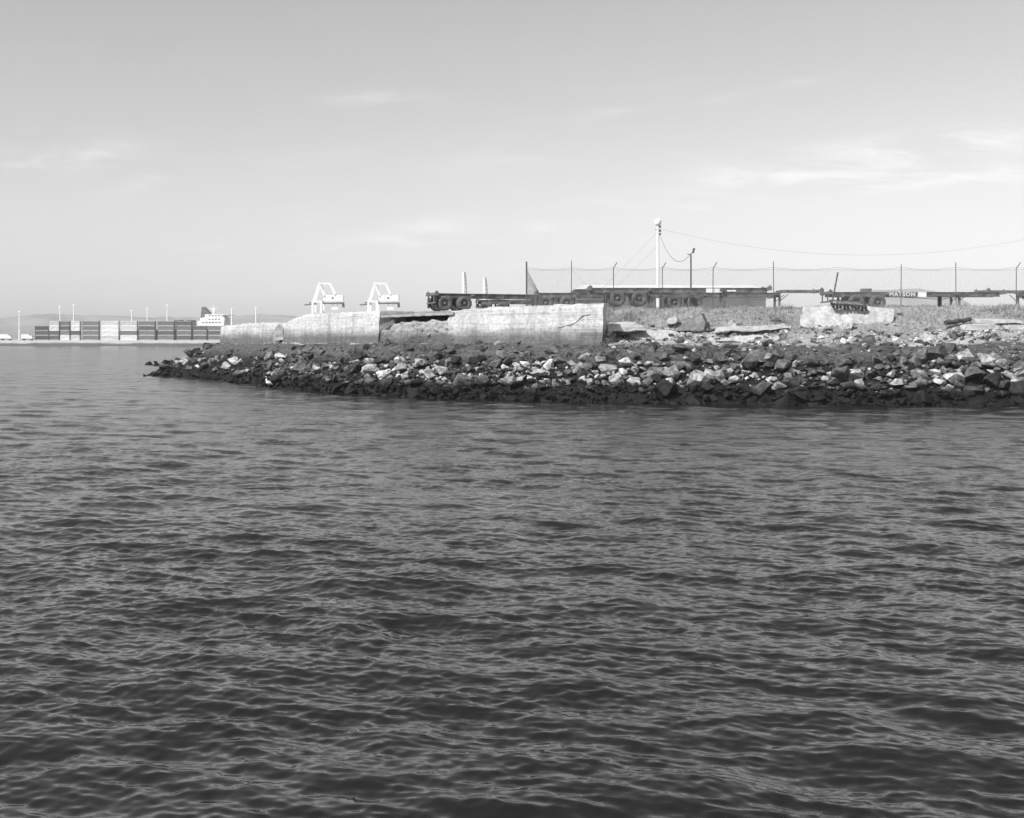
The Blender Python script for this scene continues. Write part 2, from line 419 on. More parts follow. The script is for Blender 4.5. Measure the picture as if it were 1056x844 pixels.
def make_land():
    xs = np.concatenate([np.arange(-60, 46, .33), np.arange(46, 70, 1), np.arange(70, 305, 6)])
    ys = np.concatenate([np.arange(40, 56, 1), np.arange(56, 112, .33), np.arange(112, 180, .8), np.arange(180, 432, 5)])
    X, Y = np.meshgrid(xs, ys); P = np.stack([X.ravel(), Y.ravel()], 1)
    z, tt, iS, iW, dW, pale, grassy, right = land(P)
    o = grid_mesh('shore_ground', np.column_stack([P, z]), len(ys), len(xs), M_ground)
    attr(o, 'low_dark', np.interp(tt, [.5, .66], [1, 0])); attr(o, 'pale', pale); attr(o, 'grassy', grassy); o['kind'] = 'structure'
make_land()
def gz(x, y): return float(land([(x, y)])[0][0])

# ------------------------------------------------------------------ concrete seawall
def wall(name, A, B, zb, top, thick, m, lean=.16, skewL=0, skewR=0, rag=.05, seed=0, parent=None, lump=.025, step=.25, rows=14, backR=0):
    """broken wall from A to B (plan); top = [(u, z)]; ends slant by skew; solid, facing the camera side"""
    A = Vector(A); B = Vector(B); L = (B - A).length; d = (B - A) / L
    n = Vector((d.y, -d.x)) if d.x > 0 else Vector((-d.y, d.x))        # towards the camera
    if n.y > 0: n = -n
    nc = max(4, int(L / step)); us = [i / nc for i in range(nc + 1)]
    mb = MB(); ring = rows + 3
    tu, tz = zip(*top)
    for u in us:
        zt = float(np.interp(u, tu, tz)) + rag * 2 * mn.noise(Vector((u * L * 1.3, seed, 3))) + rag * mn.noise(Vector((u * L * 4, seed, 9)))
        for j in range(rows + 1):
            v_ = j / rows; z = zb + (zt - zb) * v_
            s = u * L + skewL * (1 - v_) * (1 - u) ** 3 + skewR * (1 - v_) * u ** 3
            e = .12 * mn.noise(Vector((z * 1.7, seed + 5, u * 2))) * (1 if u in (0, 1) else 0)
            off = lean * (1 - v_) + lump * mn.noise(Vector((s * .8, z * 1.2, seed))) + lump * .8 * mn.noise(Vector((s * 3, z * 4, seed)))
            if j == rows: off -= .05
            q = A + d * (s + e) + n * off; mb.v.append((q.x, q.y, z))
        for z in (zt + .02, zb):
            q = A + d * (u * L + backR * u ** 3) - n * thick; mb.v.append((q.x, q.y, z))
    for i in range(nc):
        for j in range(ring):
            a = i * ring + j; b = i * ring + (j + 1) % ring
            mb.f.append((a, b, b + ring, a + ring)); mb.smooth.append(False)
    mb.f.append(tuple(range(ring))); mb.smooth.append(False)
    mb.f.append(tuple(nc * ring + k for k in range(ring))[::-1]); mb.smooth.append(False)
    return mb.build(name, m, parent)

w1 = wall('concrete_seawall', (-3.95, 76.0), (5.35, 68.0), 2.7, [(0, 5.22), (.12, 5.34), (.3, 5.42), (.75, 5.47), (1, 5.5)], 1.4, M_wall, skewL=-1.5, seed=1, backR=-.85)
tag(w1, 'tallest pale concrete seawall block with diagonal crack, under the parked trailers', 'seawall', 'broken lengths of the concrete seawall')
# the diagonal crack, a thin dark split standing out on the face
def crack(parent, pts, w):
    mb = MB()
    for a, b in zip(pts[:-1], pts[1:]): mb.bar(a, b, .05, w * random.uniform(.6, 1.4))
    return mb.build('crack', M_dark, parent)
def on_w1(px, py):
    """point on the first wall's face seen at a pixel"""
    A = Vector((-3.95, 76.0)); B = Vector((5.35, 68.0)); d = (B - A).normalized(); n = Vector((d.y, -d.x)); n = n if n.y < 0 else -n
    k = (px - 528) / F
    Y = 70
    for _ in range(8):
        z = EYE + (350 - py) * Y / F; off = .16 * (1 - (z - 2.7) / 2.7) + .01
        Q = A + n * off
        Y = (Q.y * d.x - Q.x * d.y) / (d.x - k * d.y)
    return Vector((k * Y, Y, EYE + (350 - py) * Y / F))
crack(w1, [on_w1(*p_) for p_ in ((576, 338), (580, 337.4), (584, 336), (587, 335.7), (590, 334.6), (593.5, 333), (597, 330), (599, 327.6), (602, 325.8), (605, 325.4), (609, 324.6))], .022)
w2 = wall('concrete_seawall', (-18.3, 92.2), (-9.0, 79.3), 2.7, [(0, 4.5), (.12, 4.95), (.26, 5.25), (.34, 5.30), (1, 5.34)], 2.7, M_wall, skewL=-.8, seed=2, rag=.035)
tag(w2, 'long pale concrete seawall length rising from its sloped end, below the two white cranes', 'seawall', 'broken lengths of the concrete seawall')
w3 = wall('concrete_seawall', (-26.2, 104.8), (-18.75, 92.9), 2.6, [(0, 4.55), (.5, 4.7), (.85, 4.72), (1, 4.6)], 1.4, M_wall, seed=3, rag=.07)
tag(w3, 'low outermost seawall length with a worn top, running out to the rocky point', 'seawall', 'broken lengths of the concrete seawall')
w4 = wall('broken_concrete_fill', (-8.8, 79.1), (-3.7, 75.85), 2.7, [(0, 4.0), (.10, 4.08), (.17, 4.5), (.4, 4.55), (1, 4.66)], .5, M_gapface, lean=.25, skewL=-.4, seed=4, rag=.10, lump=.09, step=.12, rows=22)
tag(w4, 'grey crumbling concrete face in the gap of the seawall, under the overhanging slab', 'broken wall')
def slab_on(name, A, B, z, th, front, back, m, seed, za=0):
    A = Vector(A); B = Vector(B); d = (B - A); L = d.length; d /= L; n = Vector((d.y, -d.x)); n = n if n.y < 0 else -n
    mb = MB(); nc = 24
    for i in range(nc + 1):
        q = A + d * L * i / nc; e = front + .10 * mn.noise(Vector((i * .35, seed, 0))) + .04 * mn.noise(Vector((i * 1.7, seed, 4)))
        zz_ = z + za * i / nc
        for off, dz in ((e, 0), (e - .03, -th * (1 + .3 * mn.noise(Vector((i * .6, seed, 2))))), (-back, -th), (-back, 0)):
            r_ = q + n * off; mb.v.append((r_.x, r_.y, zz_ + dz))
    for i in range(nc):
        for j in range(4):
            a = i * 4 + j; b = i * 4 + (j + 1) % 4; mb.f.append((a, b, b + 4, a + 4)); mb.smooth.append(False)
    mb.f.append((0, 1, 2, 3)); mb.f.append(tuple(nc * 4 + k for k in (3, 2, 1, 0))); mb.smooth += [False, False]
    return mb.build(name, m)
FILL_BITS = []
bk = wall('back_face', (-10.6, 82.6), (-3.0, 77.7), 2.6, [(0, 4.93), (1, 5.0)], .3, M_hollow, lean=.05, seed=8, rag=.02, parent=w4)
for i_, (u_, z_, s_) in enumerate(((.3, 3.6, .4), (.5, 4.0, .3), (.62, 3.7, .45), (.72, 3.95, .5), (.8, 3.75, .3), (.9, 4.1, .35), (.42, 4.3, .3))):
    FILL_BITS.append((i_ + 3, -8.25 + 4.55 * u_, 78.75 - 2.9 * u_ - .22 * (1 - (z_ - 2.7) / 1.9), z_, s_))
cap = slab_on('concrete_slab', (-8.75, 79.0), (-3.7, 75.9), 5.02, .16, .24, 2.9, M_slab, 3, .14)
tag(cap, 'thin pale concrete slab overhanging the dark gap in the seawall', 'slab')

# ------------------------------------------------------------------ rocks
def rock_mesh(seed, flat=1.0):
    r_ = random.Random(seed); bm = bmesh.new()
    for _ in range(13):
        p_ = Vector((r_.gauss(0, 1), r_.gauss(0, 1), r_.gauss(0, 1))).normalized()
        p_ *= r_.uniform(.82, 1.0); bm.verts.new((p_.x * r_.uniform(.95, 1.05), p_.y * .8, p_.z * .68 * flat))
    res = bmesh.ops.convex_hull(bm, input=bm.verts)
    bmesh.ops.delete(bm, geom=[g for g in res['geom_interior'] if isinstance(g, bmesh.types.BMVert)], context='VERTS')
    bmesh.ops.triangulate(bm, faces=bm.faces[:])
    bmesh.ops.subdivide_edges(bm, edges=bm.edges[:], cuts=2)
    for v_ in bm.verts:
        v_.co += v_.co.normalized() * (.05 * mn.noise(v_.co * 2.2 + Vector((seed * 3.1, 0, 0))) + .06 * mn.noise(v_.co * 5 + Vector((0, seed, 0))))
    bmesh.ops.triangulate(bm, faces=bm.faces[:])
    bmesh.ops.recalc_face_normals(bm, faces=bm.faces[:])
    me = bpy.data.meshes.new('boulder'); bm.to_mesh(me); bm.free(); me.materials.append(M_rock)
    return me
ROCKS = [rock_mesh(i, .8 + .4 * (i % 3) / 2) for i in range(16)]
ROCK_V = []; ROCK_T = []
for me in ROCKS:
    v = np.empty(len(me.vertices) * 3, np.float32); me.vertices.foreach_get('co', v); ROCK_V.append(v.reshape(-1, 3))
    tt = np.array([p_.vertices[:] for p_ in me.polygons]); ROCK_T.append(tt)

def rock_obj(k, loc, size, rot, tone, label, group=None, sc=(1, 1, 1), cat='boulder'):
    o = bpy.data.objects.new('boulder', ROCKS[k % 16]); COL.objects.link(o)
    o.location = loc; o.rotation_euler = rot; o.scale = (size / 2 * sc[0], size / 2 * sc[1], size / 2 * sc[2])
    o.color = (tone, tone, tone, 1)
    tag(o, label, cat, group); return o

def merged_rocks(name, L, m):
    """many small stones as one mass; L rows (k, x,y,z, size, rx,ry,rz, tone)"""
    Vs = []; Ts = []; tn = []; off = 0
    for k, x, y, z, s, rx, ry, rz, t_ in L:
        v_ = ROCK_V[k] * (s / 2)
        Mx = np.array(Matrix.Rotation(rz, 3, 'Z') @ Matrix.Rotation(ry, 3, 'Y') @ Matrix.Rotation(rx, 3, 'X'))
        v_ = v_ @ Mx.T + np.array([x, y, z]); Vs.append(v_); Ts.append(ROCK_T[k] + off); off += len(v_); tn.append(np.full(len(v_), t_))
    o = tri_mesh(name, np.concatenate(Vs), np.concatenate(Ts), m); attr(o, 'tone', np.concatenate(tn)); o.color = (0, 0, 0, 1)
    o['kind'] = 'stuff'; return o

def scatter_rocks():
    n = 50000
    P = np.stack([rng.uniform(-49, 44, n), rng.uniform(56, 165, n)], 1)
    # more candidates where the bank is near
    n2 = 50000; P = np.concatenate([P, np.stack([rng.uniform(-22, 40, n2), rng.uniform(57, 92, n2)], 1)])
    z, tt, iS, iW, dW, pale, grassy, right = land(P)
    dS = dist(P, SH)
    ok = (~iW) & (iS | (dS < .5)) & (np.abs(P[:, 0]) < P[:, 1] * .50 + 4)
    P = P[ok]; z = z[ok]; tt = np.where(iS[ok], tt[ok], 0)
    patch = vnoise(P, 6.5, 11) + .5 * vnoise(P, 2.4, 12) + .22 * ((P[:, 0] > -9) & (P[:, 0] < 7))
    out = []; cell = {}
    for i in np.argsort(rng.random(len(P))):
        t_ = tt[i]; x, y = P[i]
        left = x < -9
        hi = np.interp(t_, [0, .50, .62, 1], [1, 1, .16, .07]) if not left else np.interp(t_, [0, .42, .55, 1], [1, 1, .14, .01])
        if y > 108: hi = max(hi, .7)
        if rng.random() > hi: continue
        s = float(np.clip(rng.lognormal(math.log(.52), .70), .17, 1.6))
        if t_ > .6: s *= .95
        key = (int(x // .5), int(y // .5))
        md = min((math.hypot(x - a, y - b) / (s + c) for dx in (-2, -1, 0, 1, 2) for dy in (-2, -1, 0, 1, 2) for a, b, c in cell.get((key[0] + dx, key[1] + dy), ())), default=9)
        if md < .20: continue
        cell.setdefault(key, []).append((x, y, s))
        zr = z[i] + s * (rng.uniform(.0, .36) if t_ < .6 else rng.uniform(-.16, .08))
        mid = math.exp(-((t_ - .37 - .10 * patch[i]) / .15) ** 2) * min(1.3, max(.12, .62 + 1.9 * patch[i]))
        if rng.random() < .10 + .68 * mid: tone = rng.uniform(.22, .5)
        else: tone = rng.uniform(.025, .15)
        if t_ > .62: tone = rng.uniform(.05, .12) if rng.random() < .95 else .3
        out.append([int(rng.integers(16)), x, y, zr, s, rng.uniform(-.5, .5), rng.uniform(-.5, .5), rng.uniform(0, 6.28), tone, t_])
    vis = [r_ for r_ in out if abs(r_[1]) < r_[2] * .445]
    vis.sort(key=lambda r_: -r_[4] / r_[2] * (1.15 if r_[8] > .2 else 1))
    big = vis[:270]; ids = set(map(id, big))
    for r_ in big:
        k, x, y, zz_, s, rx, ry, rz, tone, t_ = r_
        if zz_ < .75: lab, g = 'large dark weed-covered boulder at the foot of the rock bank, by the waterline', 'dark boulders along the waterline'
        elif t_ > .62: lab, g = 'large dull grey boulder half sunk in earth on the upper rock bank', 'sunken boulders of the upper bank'
        elif tone > .2: lab, g = 'large pale sunlit boulder in the middle of the rock bank', 'pale boulders in the middle of the bank'
        else: lab, g = 'large dark grey dry boulder among pale ones in the rock bank', 'dark dry boulders in the middle of the bank'
        rock_obj(k, (x, y, zz_), s, (rx, ry, rz), tone, lab, g)
    o = merged_rocks('riprap_rubble', [r_[:9] for r_ in out if id(r_) not in ids], M_rock)
    tag(o, 'tumbled smaller stones filling the rock bank along the water', 'rubble')
    print('rocks', len(out))
scatter_rocks()

def big_rock(px, py, Y, w, label, tone, k, sc=(1, 1, 1), rot=(0, 0, 0), dz=0):
    p_ = at(px, py, Y); s = w * Y / F
    rock_obj(k, p_, s, rot, tone, label, None, sc)
big_rock(926, 394, 61.6, 22, 'bright white rounded boulder near the right end of the rock bank', .55, 3, (1, 1, .85))
big_rock(985, 391, 62.0, 30, 'biggest pale angular boulder at the right end of the rock bank', .42, 5, (1, 1, .9), (0, .2, .5))
big_rock(966, 388, 62.6, 20, 'pale boulder leaning against the biggest pale boulder', .40, 8, (1, 1, .9), (.2, -.3, 1))
big_rock(1048, 384, 62.6, 24, 'pale boulder at the right edge of the photo in the rock bank', .46, 2, (1, 1, 1.1))
big_rock(864, 386, 62.8, 28, 'long flat pale boulder right of the middle of the rock bank', .42, 9, (1, 1, .55))
big_rock(797, 413, 60.8, 14, 'grey pointed boulder standing at the waterline right of the middle', .6, 4, (1, 1, 1.2), (0, .6, 0))
big_rock(558, 385, 65.8, 24, 'broad pale boulder below the tall seawall block', .42, 6, (1, 1, .9))
big_rock(516, 366, 69.6, 15, 'upright grey boulder on the dark upper bank below the seawall', .2, 7, (1, 1, 1.2))
big_rock(442, 386, 70.2, 18, 'white angular boulder left of the middle of the rock bank', .5, 1, (1, 1, 1.1), (.3, 0, 1))
big_rock(350, 399, 72.6, 26, 'large tilted grey stone slab at the waterline on the left', .7, 10, (1.1, .5, .62), (.5, -.5, .2))
big_rock(750, 364, 65.0, 20, 'dark brown boulder lying at the top of the rock bank in the middle', .1, 11, (1, 1, .7))
big_rock(702, 358, 66.2, 24, 'wide dull boulder in the earth below the triangular concrete chunk', .12, 12, (1, 1, .6))

for k_, x_, y_, z_, s_ in FILL_BITS:
    rock_obj(k_, (x_, y_, z_), s_, (k_, .3, k_ * 2), .26, 'small lump of broken concrete stuck in the crumbling face of the seawall gap', 'concrete lumps in the seawall gap', (1, .7, 1), 'concrete lump')
# rubble of the pale terrace behind the rock bank
def terrace():
    n = 9000; P = np.stack([rng.uniform(5, 44, n), rng.uniform(63, 75, n)], 1)
    z, tt, iS, iW, dW, pale, grassy, right = land(P)
    L = []
    for i in range(n):
        if right[i] < .5: continue
        if iW[i]: pr = np.interp(dW[i], [0, 2.8, 4.5, 6], [.5, .45, .06, .01])
        else: pr = np.interp(tt[i], [.6, .95, 1], [.05, .12, .5])
        if rng.random() > pr: continue
        s = float(np.clip(rng.lognormal(math.log(.2), .5), .07, .6))
        L.append((int(rng.integers(16)), P[i, 0], P[i, 1], z[i] + s * .1, s, rng.uniform(-.4, .4), rng.uniform(-.4, .4), rng.uniform(0, 6.28), rng.uniform(.2, .55) if rng.random() < .7 else rng.uniform(.06, .14)))
    for i in range(0, n, 3):
        if right[i] < .5 or not iW[i] or rng.random() > np.interp(dW[i], [0, .3, 2.8, 4.6, 5], [.2, .28, .16, .03, 0]): continue
        s = float(rng.uniform(.3, .85)); L.append((int(rng.integers(16)), P[i, 0], P[i, 1], z[i] + s * .05, s, rng.uniform(-.5, .5), rng.uniform(-.5, .5), rng.uniform(0, 6.28), rng.uniform(.22, .5) if rng.random() < .65 else rng.uniform(.06, .15)))
    o = merged_rocks('rubble', L, M_rock); tag(o, 'pale broken rubble strewn along the ledge above the rock bank', 'rubble')
terrace()

# ------------------------------------------------------------------ grass
def grass():
    n = 90000
    P = np.stack([rng.uniform(4.5, 46, n), rng.uniform(67, 90, n)], 1)
    z, tt, iS, iW, dW, pale, grassy, right = land(P)
    cl = vnoise(P, 1.6, 5) + .6 * vnoise(P, .5, 6)
    pr = np.where(iW & (right > .4), np.interp(dW, [.8, 2.6, 4, 8, 9.5, 20], [.0, .12, .7, .9, .8, .25]), 0) * np.clip(.75 + cl * 1.6, .05, 1)
    k = rng.random(n) < pr
    P = P[k]; z = z[k]; cl = cl[k]; dWk = dW[k]; n = len(P)
    V = []; tone = []
    hgt = (.06 + .13 * rng.random(n) + .10 * np.clip(cl, 0, 1)) * np.interp(dWk, [3, 7, 10], [.8, 1.15, .9])
    hgt[(P[:, 0] < 8.5) & (dWk < 6.5)] *= 1.6
    weed = (vnoise(P, 1.3, 8) > .24) & (rng.random(n) < .5); hgt[weed] *= rng.uniform(1.4, 3.0, int(weed.sum()))
    tn = np.clip(.5 - .3 * weed + vnoise(P, 4.0, 9) * .5 + cl * .7 + rng.normal(0, .18, n), 0, 1)
    tn[(P[:, 0] < 8.5) & (dWk < 6.5)] *= .35
    for b in range(4):
        a = rng.uniform(0, 6.283, n); wv = .014 + .014 * rng.random(n)
        bx = P[:, 0] + rng.normal(0, .09, n); by = P[:, 1] + rng.normal(0, .09, n)
        dx, dy = np.cos(a) * wv, np.sin(a) * wv
        ln = rng.normal(0, .45, (2, n)) * hgt
        tri = np.stack([np.stack([bx - dx, by - dy, z - .03], 1), np.stack([bx + dx, by + dy, z - .03], 1), np.stack([bx + ln[0], by + ln[1], z + hgt * rng.uniform(.6, 1.1, n)], 1)], 1)
        V.append(tri.reshape(-1, 3)); tone.append(np.repeat(tn, 3))
    V = np.concatenate(V); T = np.arange(len(V)).reshape(-1, 3)
    o = tri_mesh('dry_grass', V, T, M_grass); attr(o, 'tone', np.concatenate(tone))
    tag(o, 'short dry pale grass covering the bank below the trailers', 'grass', kind='stuff')
grass()

# ------------------------------------------------------------------ concrete debris on the bank
def chunk(name, pts_front, depth, m, seed, label, cat, group=None, sub=2):
    """a broken slab: outline in the picture plane (x,z) at distance Y, real thickness behind it"""
    mb = MB()
    bm = bmesh.new()
    f = [bm.verts.new(p_) for p_ in pts_front]; face = bm.faces.new(f)
    ex = bmesh.ops.extrude_face_region(bm, geom=[face]); nv = [g for g in ex['geom'] if isinstance(g, bmesh.types.BMVert)]
    for v_ in nv: v_.co += Vector(depth)
    bmesh.ops.triangulate(bm, faces=bm.faces[:])
    for _ in range(sub): bmesh.ops.subdivide_edges(bm, edges=bm.edges[:], cuts=1); bmesh.ops.triangulate(bm, faces=bm.faces[:])
    for v_ in bm.verts: v_.co += Vector((mn.noise(v_.co * 1.9 + Vector((seed, 0, 0))), mn.noise(v_.co * 1.9 + Vector((0, seed, 5))), mn.noise(v_.co * 1.9 + Vector((3, 0, seed))))) * .11
    bmesh.ops.recalc_face_normals(bm, faces=bm.faces[:])
    me = bpy.data.meshes.new(name); bm.to_mesh(me); bm.free(); me.materials.append(m)
    o = bpy.data.objects.new(name, me); COL.objects.link(o); tag(o, label, cat, group); return o
def outline(pts, Y, lean=0.0):
    """outline from photo pixels at distance Y; lean tips the top back (metres per metre of height)"""
    P_ = [at(x, y, Y) for x, y in pts]; z0 = min(p_.z for p_ in P_)
    return [Vector((p_.x * (p_.y + (p_.z - z0) * lean) / p_.y, p_.y + (p_.z - z0) * lean, p_.z)) for p_ in P_]
chunk('concrete_slab', outline([(826, 336), (829, 316), (845, 315), (868, 316), (896, 315), (922, 318), (921, 330), (915, 337), (903, 342), (885, 340), (868, 343), (848, 341)], 71.1, .75),
      (0, .9, -.55), M_slab, 2, 'wide pale concrete slab lying against the grassy bank, below the rusty grating', 'slab', sub=3)
chunk('concrete_chunk', outline([(696, 341), (708, 331), (724, 323), (727, 333), (726, 342)], 71, .3), (.3, .9, 0), M_fill, 4, 'triangular grey concrete chunk with a pale upper edge on the ledge', 'concrete chunk')
chunk('concrete_slab', outline([(650, 346), (658, 341), (690, 340), (704, 345), (690, 350), (664, 350)], 69.6, 2.2), (0, .3, -.3), M_slab, 5, 'flat pale concrete slab on the ledge just right of the tall seawall block', 'slab')
chunk('concrete_slab', outline([(626, 342), (627, 338), (664, 337), (668, 341)], 69.4, .3), (0, 1.2, .1), M_slab, 6, 'thin layered slab tucked beside the seawall end, above a dark crevice', 'slab')
chunk('concrete_slab', outline([(627, 337), (630, 334.5), (655, 333.5), (660, 336)], 70.4, .3), (0, 1.2, .1), M_slab, 16, 'uppermost thin slab tucked beside the seawall end', 'slab')
chunk('concrete_slab', outline([(736, 342), (742, 338.5), (812, 335.5), (815, 338), (790, 341)], 70.2, .4), (0, .5, .05), M_slab, 7, 'long narrow pale slab left of the wide slab', 'slab')
chunk('concrete_slab', outline([(740, 351), (762, 346), (790, 345), (800, 349), (770, 353)], 68.6, 1.6), (0, .3, -.2), M_slab, 17, 'pale flat slab just below the long narrow slab', 'slab')
chunk('concrete_slab', outline([(992, 341), (996, 336), (1030, 335), (1034, 340)], 70, .3), (0, 1.4, .1), M_slab, 8, 'pale thin slab below the dark timber on the right', 'slab')
chunk('concrete_slab', outline([(1012, 333.5), (1014, 330.5), (1052, 330), (1056, 333)], 71, .3), (0, 1.3, .1), M_slab, 9, 'topmost pale thin slab of those right of the dark timber', 'slab')
chunk('concrete_slab', outline([(1036, 341), (1040, 336.5), (1075, 336), (1078, 341)], 70.2, .3), (0, 1.4, .1), M_slab, 10, 'pale thin slab cut off by the right edge of the photo', 'slab')
chunk('concrete_chunk', outline([(951, 352), (950, 347), (955, 345), (965, 349), (962, 354)], 68.2, .3), (.1, .5, 0), M_slab, 11, 'small white concrete chunk in rubble below the right end of the wide slab', 'concrete chunk')
chunk('concrete_chunk', outline([(752, 340), (750, 335), (755, 331), (759, 334), (759, 340)], 70.6, .3), (.1, .35, 0), M_slab, 12, 'small upright white chunk standing on the left end of the long narrow slab', 'concrete chunk')
chunk('concrete_chunk', outline([(687, 333), (689, 328), (697, 326), (700, 331), (697, 334)], 72, .3), (.1, .5, 0), M_slab, 13, 'small pale chunk in the grass up left of the triangular chunk', 'concrete chunk')
rock_obj(4, at(674, 336.6, 70.6), .62, (0, 0, 0), .06, 'dark oval stone lying on the flat pale slab by the seawall', None, (1, .8, .5), 'stone')
rock_obj(9, at(800, 331.5, 72.2), .8, (0, 0, 0), .08, 'dark stone in the grass just left of the wide slab', None, (1, .8, .75), 'stone')
chunk('concrete_chunk', outline([(282, 352), (284, 338), (288, 335), (292, 337), (291, 351)], 91.6, 0), (.3, .5, 0), M_slab, 14, 'pale concrete lump standing in the joint between the low and long seawall lengths', 'concrete chunk')

def log(a, b, r, label):
    a = Vector(a); b = Vector(b); pts = [a.lerp(b, i / 8) + Vector((0, 0, .03 * math.sin(i * 1.9))) for i in range(9)]
    mb = MB(); mb.tube(pts, [r * (1 + .15 * math.sin(i * 2.3)) for i in range(9)], 9)
    tag(mb.build('timber', M_wood), label, 'timber')
log(at(975, 333.2, 70.4), at(1000.5, 329.6, 71.4), .14, 'dark weathered timber lying on the pale rubble at the right')
log(at(714, 343, 69.4), at(737, 340.5, 69.8), .09, 'dark thin timber lying below the triangular concrete chunk')
mb = MB(); p_ = at(969, 314.5, 74.6); mb.box(p_.x - .10, p_.x + .10, p_.y - .1, p_.y + .1, p_.z - .3, p_.z + .48); mb.box(p_.x - .12, p_.x + .12, p_.y - .12, p_.y + .12, p_.z + .48, p_.z + .54)
tag(mb.build('stub_post', M_dark), 'short black stub post standing in the grass at the right', 'post')

# rusty grating: a bent steel frame with bars and torn stubs under it
g = empty('rusty_grating', at(876, 317, 71.9)); tag(g, 'dark rusty steel grating with torn ends, lying on the wide pale slab', 'grating')
mb = MB(); mb.bar((-1.15, 0, .20), (1.0, -.05, .06), .12, .12); mb.bar((-1.0, .75, .46), (.75, .7, .36), .08, .08)
mb.bar((-1.1, 0, .2), (-1.0, .75, .46), .08); mb.bar((1.0, -.05, .06), (.75, .7, .36), .08); mb.build('frame', M_rust, g)
mb = MB()
for i in range(13):
    u = i / 12; mb.bar((-1.05 + 1.95 * u, -.0, .2 - .13 * u), (-.95 + 1.65 * u, .72, .45 - .10 * u), .05, .04)
mb.build('bars', mat('grey_steel_bars', .2, .8, .3, 4), g)
mb = MB()
for i in range(10):
    u = i / 9; x = -1.0 + 2.0 * u; mb.bar((x, -.05, .16 - .12 * u), (x + random.uniform(-.04, .06), -.10, -.02 - .12 * u - random.uniform(0, .12)), .13, .10)
mb.build('torn_stubs', M_dark, g)

